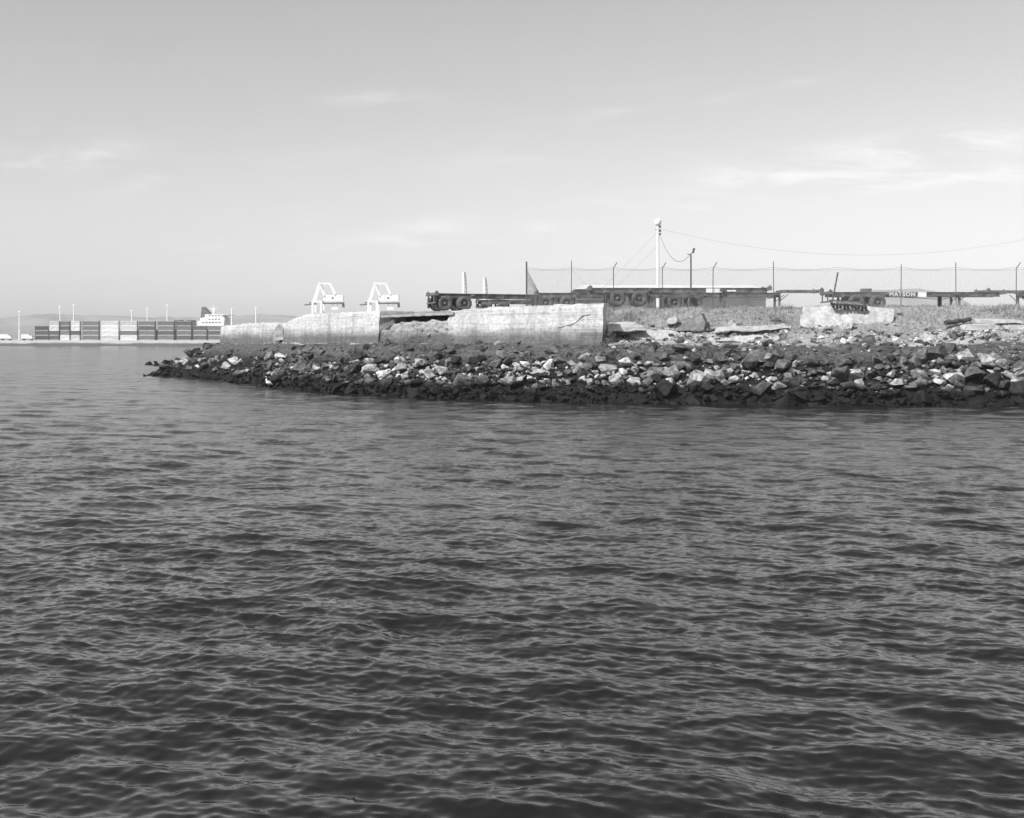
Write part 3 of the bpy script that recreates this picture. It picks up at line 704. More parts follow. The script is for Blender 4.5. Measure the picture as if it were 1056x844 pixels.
# ------------------------------------------------------------------ container trailers
WR = .52
def make_trailer(L, goose, ax0=1.95):
    axles = (ax0, ax0 + 1.46)
    t_ = empty('container_trailer', (0, 0, 0))
    mb = MB(); z0, z1 = .92, 1.25; neck = L - 3.0 if goose else L - .2
    for y in (-.55, .55):
        mb.box(.2, neck, y - .07, y + .07, z1 - .035, z1); mb.box(.2, neck, y - .07, y + .07, z0, z0 + .03); mb.box(.2, neck, y - .012, y + .012, z0 + .03, z1 - .035)
        x = .9
        while x < neck - .3: mb.box(x, x + .03, y - .065, y + .065, z0 + .03, z1 - .035); x += 1.1
        if goose:
            mb.box(neck, L - .1, y - .07, y + .07, z1 + .02, z1 + .20)
            mb.bar((neck - .5, y, z1 - .12), (neck + .35, y, z1 + .12), .10, .2)
    x = .5
    while x < L - .4:
        zz_ = z1 + .1 if (goose and x > neck) else z1 - .12
        mb.box(x, x + .1, -.54, .54, zz_ - .07, zz_ + .05); x += 1.25
    for x in (ax0 + 2.1, L - 3.4):
        mb.box(x, x + .12, -1.1, 1.1, z1 - .19, z1 - .07)
    mb.bar((ax0 + 2.5, -.56, z0 + .02), (L - 4.2, -.56, z0 - .18), .05); mb.bar((L - 4.2, -.56, z0 - .18), (L - 3.3, -.56, z0 + .02), .05)
    mb.build('frame', M_steel, t_)
    def bolster(x0, x1, zt):
        b = MB(); b.box(x0, x1, -1.22, 1.22, zt - .2, zt)
        for y in (-1.12, 1.12):
            b.box(x0 + .02, x1 - .02, y - .09, y + .09, zt, zt + .07); b.box((x0 + x1) / 2 - .03, (x0 + x1) / 2 + .03, y - .05, y + .05, zt + .07, zt + .14)
        return b.build('bolster', M_steel, t_)
    bolster(0, .26, z1 + .03); bolster(L - .26, L, z1 + (.22 if goose else .03))
    b = MB(); b.box(0.0, .08, -1.1, 1.1, .52, .62)
    for y in (-.7, .7): b.box(.01, .08, y - .05, y + .05, .62, z1 - .1)
    b.build('bumper', M_steel, t_)
    for y in (-.9, .9):
        b = MB(); b.box(max(ax0 - .75, .1), max(ax0 - .75, .1) + .03, y - .29, y + .29, .22, .95); b.build('mud_flap', M_dark, t_)
        b = MB(); b.box(-.03, .0, y - .12, y + .12, z1 - .16, z1 - .06); b.build('tail_light', M_rim, t_)
    s = MB()
    for ax in axles:
        s.tube([(ax, -1.1, WR), (ax, 1.1, WR)], .07, 8)
        for y in (-.55, .55):
            s.bar((ax - .5, y, WR + .22), (ax, y, WR + .10), .08, .05); s.bar((ax + .5, y, WR + .22), (ax, y, WR + .10), .08, .05)
            s.box(ax - .6, ax - .5, y - .05, y + .05, WR + .15, z0); s.box(ax + .5, ax + .6, y - .05, y + .05, WR + .15, z0)
    s.build('suspension', M_dark, t_)
    for ax in axles:
        for y, sg in ((-1.07, -1), (-.73, -1), (.73, 1), (1.07, 1)):
            h = MB(); h.lathe([(.0, sg * -.02), (.13, sg * -.02), (.13, sg * .03), (.10, sg * .10), (0.0, sg * .11)], (ax, y, WR), n=14)
            wh = h.build('wheel', M_steel, t_)
            ty = MB(); ty.lathe([(.28, -.10), (.33, -.125), (.44, -.13), (.50, -.11), (WR, -.07), (WR, .07), (.50, .11), (.44, .13), (.33, .125), (.28, .10), (.28, -.10)], (ax, y, WR), n=30)
            ty.build('tyre', M_tyre, wh)
            ri = MB(); ri.lathe([(.29, sg * .10), (.275, sg * .11), (.25, sg * .06), (.20, sg * -.01), (.13, sg * .0), (.13, sg * -.03), (.29, sg * -.09), (.29, sg * .10)], (ax, y, WR), n=24)
            for k in range(8):
                a = k * math.pi / 4; ri.box(ax + .17 * math.cos(a) - .015, ax + .17 * math.cos(a) + .015, y + min(sg * -.01, sg * .03), y + max(sg * -.01, sg * .03), WR + .17 * math.sin(a) - .015, WR + .17 * math.sin(a) + .015)
            ri.build('rim', M_rim, wh)
    for y in (-.75, .75):
        l = MB(); l.box(L - 3.15, L - 3.0, y - .07, y + .07, .35, z1 - .1); l.box(L - 3.13, L - 3.02, y - .05, y + .05, .06, .35); l.box(L - 3.25, L - 2.9, y - .13, y + .13, 0, .06)
        l.bar((L - 3.1, y, .6), (L - 2.4, y * .8, z1 - .1), .05)
        l.build('landing_leg', M_steel, t_)
    return t_
pr_s = make_trailer(12.2, False); pr_g = make_trailer(12.6, True); pr_a = make_trailer(11.2, False, .75)
used = {'s': False, 'g': False, 'a': False}
def trailer(kind, px, Y, rz, z, label, scale=1):
    """px, Y: the near rear corner"""
    src = {'s': pr_s, 'g': pr_g, 'a': pr_a}[kind]
    o = dup(src) if used[kind] else src; used[kind] = True
    c = Vector(((px - 528) * Y / F, Y)); n = Vector((-math.sin(rz), math.cos(rz)))
    c = c + n * 1.22
    o.location = (c.x, c.y, z); o.rotation_euler = (0, 0, rz); o.scale = (scale, 1, 1)
    tag(o, label, 'trailer', 'container trailers parked on the bank'); return o
tA = trailer('a', 449, 82, R(20), 5.42, 'leftmost bare container trailer, its rear wheels showing beside the seawall gap')
tF = trailer('a', 491, 97, R(3), 5.45, 'bare trailer farther back whose dark wheels show under the leftmost trailer')
tA2 = trailer('a', 552, 80.4, R(1), 5.38, 'bare trailer whose wheel tops show over the tall seawall block')
tB = trailer('s', 607, 77.3, R(0), 5.59, 'bare trailer with two white plates on its rail, in front of the white shed')
tC = trailer('g', 668, 83.2, R(0), 5.50, 'trailer with a raised front neck, ending left of the leaning fence post')
tD = trailer('s', 855, 80, R(0), 5.42, 'trailer with white MATSON lettering on its side rail')
tE = trailer('g', 1018, 84.4, R(180), 5.52, 'trailer at the right edge of the photo with its raised neck pointing left')
tE.location.x = at(1018, 300, 84.4).x + 12.6; tE.location.y = 85.6
# plates and lettering
def plate(parent, x0, x1, z0, z1, y=-.64, name='number_plate', m=M_white):
    mb = MB(); mb.box(x0, x1, y - .02, y, z0, z1); return mb.build(name, m, parent)
plate(tB, 7.9, 8.42, .93, 1.20); plate(tB, 8.46, 9.0, .93, 1.20)
plate(tB, 9.3, 9.9, 1.0, 1.1); plate(tA, 8.6, 9.3, .97, 1.15)
plate(tD, 6.3, 6.9, .90, 1.25)
fc = bpy.data.curves.new('lettering', 'FONT'); fc.body = 'MATSON'; fc.size = .39; fc.extrude = .004; fc.offset = .016; fc.space_character = 1.2; fc.materials.append(M_letter)
tmp = bpy.data.objects.new('lettering', fc); COL.objects.link(tmp); bpy.context.view_layer.update()
fm = bpy.data.meshes.new_from_object(tmp); bpy.data.objects.remove(tmp); fo = bpy.data.objects.new('lettering', fm); COL.objects.link(fo); fo.parent = tD; fo.location = (4.33, -.638, .965); fo.rotation_euler = (R(90), 0, 0)
mb = MB(); mb.box(2.9, 6.2, -.63, -.618, .90, 1.26); mb.build('name_board', M_steel, tD)
mb = MB(); mb.box(2.6, 3.2, -.35, .35, 1.25, 1.5); mb.build('tool_box', M_steel, tD)

# white shed behind the trailers
def shed():
    s = empty('white_shed', (0, 0, 0)); Y = 210; Y2 = 236; yc = (Y + Y2) / 2
    a = at(592, 302, Y); b = at(792, 302, Y); zg = 5.2; ze = EYE + 51.5 * Y / F; zr = EYE + 55.6 * yc / F
    mb = MB(); mb.box(a.x + .4, b.x - .4, Y, Y2, zg, ze); mb.build('wall', mat('grey_cladding', .13, .7, .2, .3), s)
    mb = MB(); rx0 = (600 - 528) * yc / F; rx1 = b.x - .6
    v_ = [(a.x, Y - .6, ze), (b.x, Y - .6, ze), (b.x, Y2 + .6, ze), (a.x, Y2 + .6, ze), (rx0, yc - 1, zr), (rx1, yc - 1, zr), (rx1, yc + 1, zr), (rx0, yc + 1, zr)]
    mb.add(v_, [(0, 1, 5, 4), (1, 2, 6, 5), (2, 3, 7, 6), (3, 0, 4, 7), (4, 5, 6, 7), (3, 2, 1, 0)]); mb.build('roof', mat('pale_roof_sheet', .62, .6, .15, .4), s)
    tag(s, 'long low white shed with a pale roof, behind the trailers', 'shed')
shed()

# ------------------------------------------------------------------ fence
fence = empty('chain_link_fence', at(543, 318, 77.6)); tag(fence, 'dark chain-link fence with angled barbed-wire arms along the top of the bank', 'fence')
FO = fence.location.copy()
fp = [(543, 77.6, 270, 0), (589, 76.8, 269, 0), (633, 76.0, 270, 1), (683, 75.8, 279, 1), (735, 75.6, 271, 1), (798, 75.4, 270, 0), (864, 75.2, 281, 2), (929, 75.0, 273, 0), (986, 74.8, 271, 0), (1048, 74.6, 271, 1), (1112, 74.4, 271, 1)]
tops = []
for i, (px, Y, ty, kind) in enumerate(fp):
    top = at(px, ty, Y); base = Vector((top.x, Y, gz(top.x, Y) - .2))
    mb = MB()
    if kind == 2:
        base = Vector(((856.5 - 528) * Y / F, Y, base.z)); mb.tube([base - FO, top - FO], .05, 7); post_top = top
    else:
        lean = .03 * math.sin(i * 2.1)
        post_top = Vector((top.x + lean, Y, EYE + (350 - 277) * Y / F))
        if kind == 0: post_top.z = top.z
        r_ = .055 if i == 0 else .027
        mb.tube([base - FO, post_top - FO], r_, 7)
        if kind == 1:
            mb.tube([post_top - FO, Vector((post_top.x + .22, Y - .12, post_top.z + .38)) - FO], .028, 6)
    o = mb.build('post', M_galv, fence); tops.append((base, post_top))
mb = MB()
for (b0, t0), (b1, t1) in zip(tops[:-1], tops[1:]):
    for dz, sag in ((-.10, .10), (.02, .16)):
        pts = []
        for k in range(7):
            u = k / 6; z = (EYE + 74 * t0.y / F) * (1 - u) + (EYE + 74 * t1.y / F) * u + dz
            pts.append(Vector((t0.x + (t1.x - t0.x) * u, t0.y + (t1.y - t0.y) * u, z - sag * 4 * u * (1 - u))) - FO)
        mb.tube(pts, .008, 4)
mb.build('wire_strand', M_wire, fence)
# the woven mesh: crossing wires, each a fine strand
def mesh_panel(A, B, zA, zB, hA, hB, sp, rad):
    mb = MB(); L = math.hypot(B.x - A.x, B.y - A.y); n = int(L / sp)
    hm = max(hA, hB)
    for sgn in (1, -1):
        s = -hm if sgn > 0 else 0.0
        while s < (L if sgn > 0 else L + hm):
            a0 = max(0, s if sgn > 0 else s - hm); a1 = min(L, s + hm if sgn > 0 else s)
            if a1 > a0:
                q = []
                for a in (a0, a1):
                    h = (a - s) if sgn > 0 else (s - a); u = a / L
                    h = min(h, hA * (1 - u) + hB * u)
                    q.append(Vector((A.x + (B.x - A.x) * u, A.y + (B.y - A.y) * u, zA + (zB - zA) * u + max(h, 0))) - FO)
                if (q[1] - q[0]).length > .05: mb.bar(q[0], q[1], rad)
            s += sp
    return mb
allm = MB()
for i, ((b0, t0), (b1, t1)) in enumerate(zip(tops[:-1], tops[1:])):
    m_ = mesh_panel(b0, b1, b0.z + .2, b1.z + .2, (EYE + 73 * b0.y / F) - b0.z - .25, (EYE + 73 * b1.y / F) - b1.z - .25, .16, .006)
    allm.add(m_.v, m_.f)
allm.build('wire_mesh', M_wire, fence)
b0 = tops[0][0]; m_ = mesh_panel(Vector((b0.x, b0.y - .05)), Vector((b0.x + 1.1, b0.y - .15)), b0.z + .2, b0.z + .2, 2.7, .6, .07, .010)
m_.build('loose_mesh_flap', M_galv, fence)

# ------------------------------------------------------------------ mast, lamp pole, wires
mast = empty('signal_mast', at(678.5, 320, 95)); mo = mast.location.copy(); mo.z = 5.3; mast.location = mo
tag(mast, 'tall slim white mast with a white drum head and guy wires, behind the trailers', 'mast')
zt = EYE + (350 - 233) * 95 / F - mo.z
mb = MB(); mb.tube([(0, 0, 0), (0, 0, zt)], [.13, .10], 10); mb.build('pole', M_white, mast)
mb = MB(); mb.lathe([(0, 0), (.16, 0), (.26, .12), (.26, .42), (.14, .55), (0, .57)], (0, 0, zt + .02), 'z', 14); mb.box(-.34, .34, -.05, .05, zt + .40, zt + .47); mb.build('drum_head', M_white, mast)
mb = MB()
for dz in (-.15, -.5, -.75): mb.box(.0, .26, -.08, .08, zt + dz, zt + dz + .14)
mb.box(-.22, .22, -.04, .04, zt - .35, zt - .29); mb.build('bracket', M_steel, mast)
mb = MB()
def rel(px, py, Y): return at(px, py, Y) - mo
mb.tube([(0, 0, zt - .5), rel(622, 297, 93)], .008, 4); mb.tube([(0, 0, zt - 1.6), rel(632, 300, 93)], .008, 4)
mb.build('guy_wire', M_wire, mast)
mb = MB(); mb.bar((-.5, 0, 1.9), (.35, 0, 2.1), .08); mb.build('step_arm', M_steel, mast)
def hang(a, b, sag, r_, n=20):
    a = Vector(a); b = Vector(b); return [a.lerp(b, i / n) - Vector((0, 0, sag * 4 * (i / n) * (1 - i / n))) for i in range(n + 1)], r_
lp = empty('lamp_pole', (at(712.5, 300, 92).x, 92, 5.3)); tag(lp, 'thin dark pole with a small lamp head, just right of the white mast', 'lamp pole')
h = EYE + (350 - 262) * 92 / F - 5.3
mb = MB(); mb.tube([(0, 0, 0), (0, 0, h)], [.075, .06], 8); mb.build('pole', M_galv, lp)
mb = MB(); mb.bar((0, 0, h), (.18, 0, h + .12), .06); mb.bar((.16, 0, h + .06), (.26, -.02, h + .45), .16, .12); mb.box(-.28, .0, -.03, .03, h - .06, h); mb.build('lamp_head', M_galv, lp)
mb = MB(); pts, r_ = hang(at(679.5, 240, 95), at(712, 262, 92), 1.35, .02); mb.tube(pts, r_, 4)
tag(mb.build('slack_cable', M_galv), 'slack dark cable drooping between the white mast and the lamp pole', 'cable')
mb = MB(); pts, r_ = hang(at(680, 236, 95), at(1120, 232, 98), 2.35, .007, 40); mb.tube(pts, r_, 4)
tag(mb.build('overhead_cable', M_wire), 'long thin cable sagging from the white mast across the sky to the right', 'cable')

# ------------------------------------------------------------------ the far shore with its container stacks
M_far = concrete('far_shore_fill', .40, False, (1.0, 2.0))
def far_land(name, x0, x1, y0, y1, z):
    mb = MB(); n = 90
    for i in range(n + 1):
        x = x0 + (x1 - x0) * i / n; w = 1.2 * mn.noise(Vector((x * .03, y0, 0)))
        for yy, zz_ in ((y0 - 3 + w, -1.5), (y0 + w, z - 1.7), (y0 + 2 + w, z - .25 + .3 * mn.noise(Vector((x * .1, 1, 0)))), (y0 + 9, z), (y1, z), (y1 + 3, -1.5)): mb.v.append((x, yy, zz_))
    for i in range(n):
        for j in range(5):
            a = i * 6 + j; mb.f.append((a, a + 6, a + 7, a + 1)); mb.smooth.append(False)
    o = mb.build(name, M_far); o['kind'] = 'structure'; return o
far_land('far_shore', -700, -60, 585, 740, 2.9)
far_land('far_quay', -900, 500, 1060, 1500, 2.9)

t = NT('container_paint'); oi = t.new('ShaderNodeObjectInfo'); sc_ = t.new('ShaderNodeSeparateColor'); t.link(oi.outputs['Color'], sc_.inputs[0])
t.grey(t.math('MULTIPLY', t.math('ADD', sc_.outputs[0], t.math('MULTIPLY', t.attr('rail'), .30), clamp=True), t.rng(t.noise(t.pos(obj=True), .6, 4), .3, .7, .85, 1.1))); t.b.inputs['Roughness'].default_value = .6
M_cont = t.m
def container_mesh(L, H=2.44, D=2.44):
    mb = MB(); e = .24
    for z in (0, H - e): 
        for y in (0, D - e): mb.box(e, L - e, y, y + e, z, z + e)
        for x in (0, L - e): mb.box(x, x + e, e, D - e, z, z + e)
    nrail = len(mb.v)
    for x in (0, L - e):
        for y in (0, D - e): mb.box(x, x + e, y, y + e, 0, H)
    # corrugated sides
    n = int(L / .3); xs_ = np.linspace(e, L - e, n * 2 + 1); v_ = []
    for i, x in enumerate(xs_): 
        yy = .03 + (.05 if (i // 1) % 2 else 0); v_ += [(x, yy, e), (x, yy, H - e)]
    mb.add(v_, [(2 * i, 2 * i + 2, 2 * i + 3, 2 * i + 1) for i in range(len(xs_) - 1)])
    mb.box(.05, .08, e, D - e, e, H - e); mb.box(L - .08, L - .05, e, D - e, e, H - e); mb.box(e, L - e, D - .09, D - .06, e, H - e); mb.box(e, L - e, e, D - e, H - .10, H - .05)
    o = mb.build('shipping_container', M_cont); attr(o, 'rail', [1.0 if i < nrail else 0.0 for i in range(len(o.data.vertices))]); return o
CM = {}
word = {.62: 'white', .48: 'pale', .16: 'grey', .07: 'dark', .10: 'dark grey'}
stacks = [(36, 50, [.07, .10, .07], 'leftmost stack on the far shore'), (50.5, 60.5, [.10, .10, .62, .48], 'second stack from the left'),
          (62, 71.5, [.62, .16, .10, .16], 'third stack from the left'), (73, 82, [.48, .10, .62, .62], 'narrow fourth stack from the left'),
          (85, 101.5, [.16] * 4, 'fifth stack from the left'), (104, 122, [.48, .62, .62, .62], 'wholly pale sixth stack from the left'),
          (124, 141, [.62, .16, .62, .48], 'seventh stack from the left'), (143, 159.5, [.16, .16, .10, .16], 'eighth stack from the left'),
          (162.5, 179, [.16, .10, .16, .16], 'ninth stack from the left'), (182, 197, [.10, .16, .16, .10], 'stack next left of the ship house'),
          (199, 213, [.10, .16, .10], 'stack under the left half of the ship house'), (214.5, 230, [.16, .10, .16], 'rightmost stack, next to the seawall')]
tiers = {3: ['bottom', 'middle', 'top'], 4: ['bottom', 'second', 'third', 'top']}
YC = 598
for x0, x1, tones, where in stacks:
    Lm = round((x1 - x0) * YC / F, 2)
    for k, tn in enumerate(tones):
        if Lm not in CM: CM[Lm] = o = container_mesh(Lm)
        else: o = CM[Lm].copy(); COL.objects.link(o)
        o.location = ((x0 - 528) * YC / F, YC + random.uniform(0, .12), 2.95 + 2.45 * k)
        tn2 = tn * random.uniform(.9, 1.1); o.color = (tn2, tn2, tn2, 1)
        tag(o, f'{word[tn]} shipping container, {tiers[len(tones)][k]} of the {where}', 'container', 'stacked containers on the far shore')

# yard light towers
proto = None
twr = [(20, 322, 'standing alone left of the containers'), (62, 317, 'over the third container stack'), (76, 315, 'tallest, over the narrow fourth container stack'), (136, 321, 'over the seventh container stack'),
       (152, 319, 'over the eighth container stack'), (172.5, 315, 'over the ninth container stack, with a curved tip'), (239, 319, 'just right of the ship house'), (264, 318, 'rightmost, over the low seawall')]
for px, ty, where in twr:
    Yt = 625; p_ = at(px, ty, Yt); h = p_.z - 2.9
    tw = empty('light_tower', (p_.x, Yt, 2.9))
    mb = MB(); mb.tube([(0, 0, 0), (0, 0, h)], [.42, .26], 8); mb.build('pole', M_white, tw)
    mb = MB(); mb.box(-.7, .7, -.25, .25, h, h + .45); mb.build('lamp_head', M_white, tw)
    tag(tw, f'slim white light tower {where}', 'light tower', 'light towers of the far container yard')

# parked trucks at the left edge
def truck(px, label):
    p_ = at(px, 350, 592); o = empty('parked_truck', (p_.x, 592, 2.9)); tag(o, label, 'truck', 'white trucks on the far shore')
    mb = MB(); mb.box(-2.6, 1.4, 0, 2.3, .8, 3.0); mb.build('cargo_box', M_white, o)
    mb = MB(); mb.add([(1.5, 0, .6), (3.1, 0, .6), (3.1, 0, 1.5), (2.5, 0, 2.4), (1.5, 0, 2.4), (1.5, 2.2, .6), (3.1, 2.2, .6), (3.1, 2.2, 1.5), (2.5, 2.2, 2.4), (1.5, 2.2, 2.4)],
                      [(0, 1, 2, 3, 4), (9, 8, 7, 6, 5), (0, 5, 6, 1), (1, 6, 7, 2), (2, 7, 8, 3), (3, 8, 9, 4), (4, 9, 5, 0)]); mb.build('cab', M_white, o)
    for x in (-1.6, 2.2):
        for y in (0.1, 2.1):
            mb = MB(); mb.lathe([(0, -.12), (.45, -.12), (.45, .12), (0, .12)], (x, y, .45), n=14); mb.build('wheel', M_tyre, o)
    mb = MB(); mb.box(-2.6, 2.9, .3, 2.0, .5, .8); mb.build('chassis', M_dark, o)
truck(5, 'white truck at the left edge of the far shore'); truck(27, 'white truck just left of the leftmost container stack')

# the ship behind the containers: only its house and funnel show
def ship():
    Y = 800; s = empty('cargo_ship', (at(217, 350, Y).x, Y, 0)); tag(s, 'cargo ship with a white deckhouse and grey funnel rising behind the containers', 'ship')
    k = Y / F
    mb = MB(); st = [(-70, 9, 8), (-66, 10.5, 9.5), (-40, 11, 10), (20, 11, 10), (40, 10, 10.3), (55, 5, 11.5), (62, .3, 12.5)]
    for x, w, zt_ in st:
        for y, z in ((-w, zt_), (-w * .8, .2), (0, -2), (w * .8, .2), (w, zt_)): mb.v.append((x, y + 11, z))
    for i in range(len(st) - 1):
        for j in range(5):
            a = i * 5 + j; b = i * 5 + (j + 1) % 5; mb.f.append((a, b, b + 5, a + 5)); mb.smooth.append(False)
    mb.f.append((0, 1, 2, 3, 4)); mb.smooth.append(False); mb.build('hull', M_dark, s)
    mb = MB()
    def zb(py): return EYE + (350 - py) * k
    mb.box(-9.5, 9.0, 2, 18, 9.8, zb(331)); mb.box(-5.5, 9.0, 2.6, 17, zb(331), zb(327.3)); mb.box(-4.5, 8.0, 3, 16, zb(327.3), zb(324.2)); mb.box(-7.8, -4.2, 2.4, 6, zb(331), zb(327.8))
    mb.box(8, 12, 1, 19, zb(325.2), zb(324.6))
    hs = mb.build('deckhouse', M_cranewhite, s)
    for py, x0, x1 in ((332.6, -6, 7), (329.3, -2, 6), (325.7, -2, 7)):
        x = x0
        while x < x1:
            yf = 1.94 if py > 331 else (2.54 if py > 327.3 else 2.94)
            mb = MB(); mb.box(x, x + 1.3, yf, yf + .05, zb(py) - .3, zb(py) + .3); mb.box(x - .1, x + 1.4, yf - .03, yf + .04, zb(py) - .40, zb(py) - .31); mb.build('window', M_rim, hs); x += 2.2
    mb = MB(); mb.add([(-8.6, 6, zb(330.8)), (-3, 6, zb(330.8)), (-2.2, 6, zb(322.8)), (-6.2, 6, zb(316.5)), (-7.6, 6, zb(316.5)), (-8.6, 12, zb(330.8)), (-3, 12, zb(330.8)), (-2.2, 12, zb(322.8)), (-6.2, 12, zb(316.5)), (-7.6, 12, zb(316.5))],
                      [(0, 1, 2, 3, 4), (9, 8, 7, 6, 5), (0, 5, 6, 1), (1, 6, 7, 2), (2, 7, 8, 3), (3, 8, 9, 4), (4, 9, 5, 0)]); mb.build('funnel', M_steel, s)
    mb = MB(); mb.tube([(.6, 6, zb(324.2)), (.6, 6, zb(314.5))], [.6, .25], 6); mb.box(-2, 3, 5.7, 6.3, zb(318.6), zb(317.7)); mb.box(-.3, 1.5, 5.6, 6.4, zb(321), zb(319)); mb.build('radar_mast', M_white, s)
    mb = MB()
    for i in range(4): mb.box(-30 + i * 4.2, -26.2 + i * 4.2, 3, 14, 9.6, zb(331.5 - 1.3 * (i % 2)))
    mb.build('deck_cargo', M_steel, s)
ship()

# container gantry cranes
def crane(px, label):
    Y = 1100; k = Y / F; base = at(px, 350, Y); o = empty('gantry_crane', (base.x, Y, 2.9)); tag(o, label, 'crane', 'white gantry cranes on the far quay')
    def P_(dx, py, dy=0): return Vector((dx * k, dy, EYE + (350 - py) * k - 2.9))
    for dx in (-5.5, 3.2):
        for dy in (0, 16):
            mb = MB(); mb.bar(P_(dx, 353.2, dy), P_(dx, 311.5, dy), 2.0); mb.build('leg', M_cranewhite, o)
    mb = MB()
    for dy in (0, 16): mb.bar(P_(-6.5, 311.2, dy), P_(4.2, 311.2, dy), 1.9)
    for dx in (-5.5, 3.2): mb.bar(P_(dx, 311, 0), P_(dx, 311, 16), 1.7); mb.bar(P_(dx, 337, 0), P_(dx, 337, 16), 1.5)
    mb.build('portal_beam', M_cranewhite, o)
    mb = MB()
    for dy in (4, 12):
        mb.bar(P_(-5.5, 311, dy), P_(.5, 292, dy), 1.9); mb.bar(P_(.5, 292, dy), P_(5.6, 305.5, dy), 1.6); mb.bar(P_(0, 292.3, dy), P_(11.5, 292.3, dy), 1.5)
        mb.bar(P_(11.5, 292.5, dy), P_(16.5, 304, dy), 1.4)
    mb.bar(P_(.5, 292, 4), P_(.5, 292, 12), 1.2); mb.bar(P_(-1.5, 292.5, 8), P_(.5, 292.5, 8), 1)
    mb.build('a_frame', M_cranewhite, o)
    mb = MB(); mb.bar(P_(-15.5, 314.4, 8), P_(-4, 313.4, 8), 3.2, 1.3); mb.bar(P_(-10.5, 312.2, 8), P_(-4, 311.6, 8), 3, 1.0); mb.build('boom_tip', M_steel, o)
    mb = MB(); a = P_(4.6, 310.5, 4); b = P_(25, 304.2, 12); mb.box(a.x, b.x, a.y, b.y, a.z, b.z); mb.build('machinery_house', M_cranewhite, o)
    mb = MB(); a = P_(13.5, 308.3, 0); mb.box(a.x, a.x + 1.6, 3.88, 3.97, a.z, a.z + 1.6); mb.build('window', M_dark, o)
    mb = MB(); mb.bar(P_(4, 312.4, 8), P_(24.5, 312.4, 8), 6, 1.9); mb.bar(P_(24.4, 312, 8), P_(25.2, 317, 8), 2.2); mb.build('trolley_girder', M_steel, o)
    mb = MB(); mb.bar(P_(5, 311.6, 4.8), P_(25.5, 311.2, 4.8), 1, .8); mb.box(P_(13, 318).x, P_(20, 318).x, 6, 10, P_(0, 319.5).z, P_(0, 316.6).z); mb.bar(P_(14, 316.7, 8), P_(14, 312, 8), .6); mb.bar(P_(19, 316.7, 8), P_(19, 312, 8), .6); mb.build('cab', M_cranewhite, o)
crane(328, 'left one of the two white gantry cranes above the seawall')
crane(385.5, 'right one of the two white gantry cranes, just left of the seawall gap')
def boom(px, top, label):
    Y = 900; k = Y / F; base = at(px, 350, Y); o = empty('boom_crane', (base.x, Y, 0)); tag(o, label, 'crane', 'slim white crane booms behind the trailers')
    def P_(dx, py, dy=0): return Vector((dx * k, dy, EYE + (350 - py) * k))
    mb = MB(); mb.bar(P_(0, 353, 0), P_(0, top, 0), 1.5); mb.bar(P_(2.0, top + 1, 2), P_(6, 330, 2), 1.3); mb.bar(P_(0, top + .6, 0), P_(2.3, top + .9, 2), .9)
    for i in range(5): y_ = top + 4 + i * 4; mb.bar(P_(.2, y_, 0), P_(2.2 + i * .55, y_ + 1, 2), .5)
    mb.build('mast', M_cranewhite, o)
    mb = MB(); mb.bar(P_(-4, 352, 2), P_(9, 352, 2), 4, 2); mb.build('base', M_cranewhite, o)
boom(477.5, 280.5, 'taller slim white crane boom behind the leftmost trailer'); boom(499, 286.5, 'shorter slim white crane boom, right of the taller one')

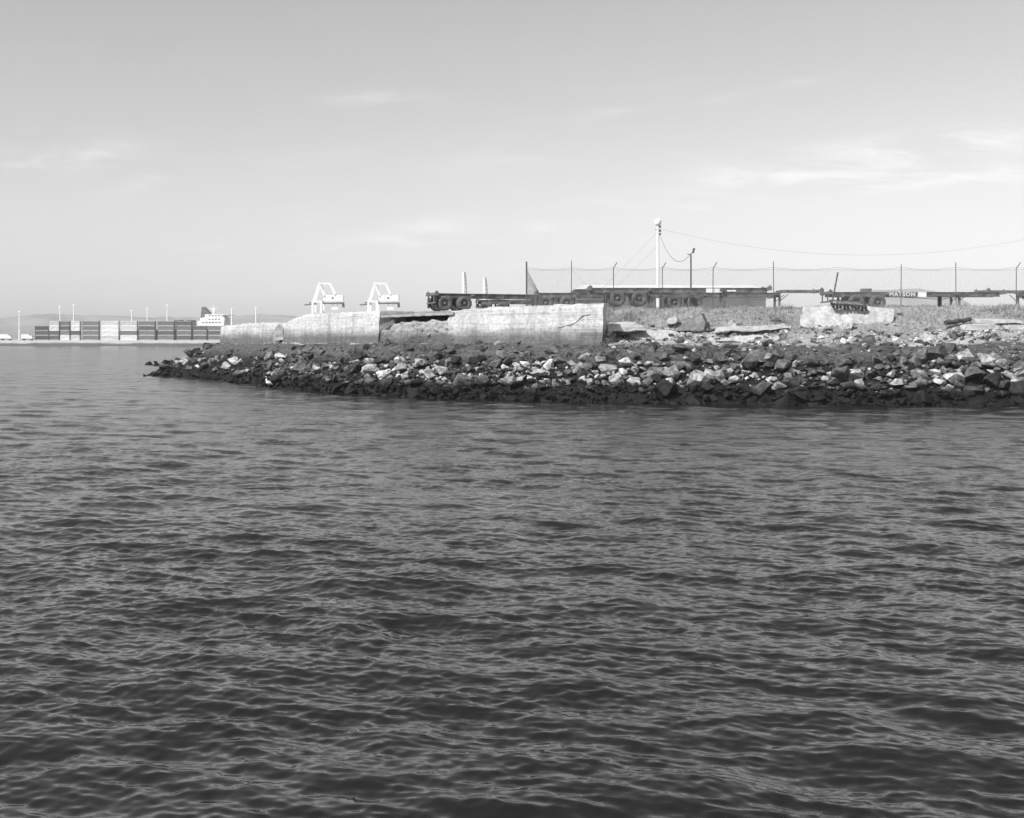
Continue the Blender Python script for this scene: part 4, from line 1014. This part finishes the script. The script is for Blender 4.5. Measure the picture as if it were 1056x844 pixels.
# ------------------------------------------------------------------ egret at the water's edge
def egret():
    p_ = at(277, 401.5, 79.8); o = empty('wading_bird', (p_.x, p_.y, max(p_.z, .0))); tag(o, 'white long-necked wading bird standing at the water edge by the dark rocks', 'bird')
    o.rotation_euler = (0, 0, R(200)); o.scale = (.95, .95, .95)
    mb = MB()
    mb.tube([(-.30, 0, .30), (-.22, 0, .34), (-.10, 0, .40), (.05, 0, .46), (.14, 0, .52), (.18, 0, .60), (.15, 0, .68), (.12, 0, .76), (.15, 0, .84), (.20, 0, .87), (.25, 0, .865)],
            [.015, .05, .115, .13, .10, .06, .04, .032, .032, .038, .02], 12)
    b = mb.build('body', M_bird, o)
    mb = MB(); mb.tube([(.24, 0, .866), (.38, 0, .85)], [.016, .003], 6); mb.build('bill', M_bill, b)
    for y in (-.04, .04):
        mb = MB(); mb.tube([(.0, y, .36), (-.02, y, .18), (.01, y, 0), (.01, y, -.25)], .012, 5); mb.build('leg', M_bill, b)
egret()

# ------------------------------------------------------------------ distant hills
def hills():
    xs_ = np.linspace(-2600, 2600, 260); V = []
    prof = np.interp(xs_ * F / 3300 + 528, [-400, 0, 60, 110, 180, 230, 270, 310, 420, 700, 840, 880, 930, 975, 1010, 1300], [70, 62, 80, 72, 66, 70, 78, 66, 55, 60, 80, 142, 150, 138, 90, 70])
    for i, x in enumerate(xs_):
        h = prof[i] * (1 + .10 * mn.noise(Vector((x * .006, 0, 0))) + .05 * mn.noise(Vector((x * .03, 3, 0))))
        for yy, f_ in ((3000, 0), (3090, .45), (3200, .8), (3300, 1), (3450, .6), (3600, 0)): V.append((x, yy, -2 + h * f_ * (1 + .08 * mn.noise(Vector((x * .01, yy, 1))))))
    o = grid_mesh('hills', np.array(V), len(xs_), 6, mat('hill_scrub', .19, .95, .3, .01, obj=False)); o['kind'] = 'structure'
hills()

# ------------------------------------------------------------------ haze: one closed box of even air round camera and scene
mb = MB(); mb.box(-3400, 3400, -120, 4600, -8, 190)
hm = bpy.data.materials.new('haze_air'); hm.use_nodes = True; hn = hm.node_tree
for n_ in list(hn.nodes):
    if n_.type == 'BSDF_PRINCIPLED': hn.nodes.remove(n_)
pv = hn.nodes.new('ShaderNodeVolumePrincipled'); pv.inputs['Color'].default_value = (.96, .96, .96, 1); pv.inputs['Density'].default_value = .00016
pv.inputs['Anisotropy'].default_value = -.25
hn.links.new(pv.outputs[0], hn.nodes['Material Output'].inputs['Volume'])
hz = mb.build('haze', hm); hz['kind'] = 'stuff'; hz.display_type = 'WIRE'
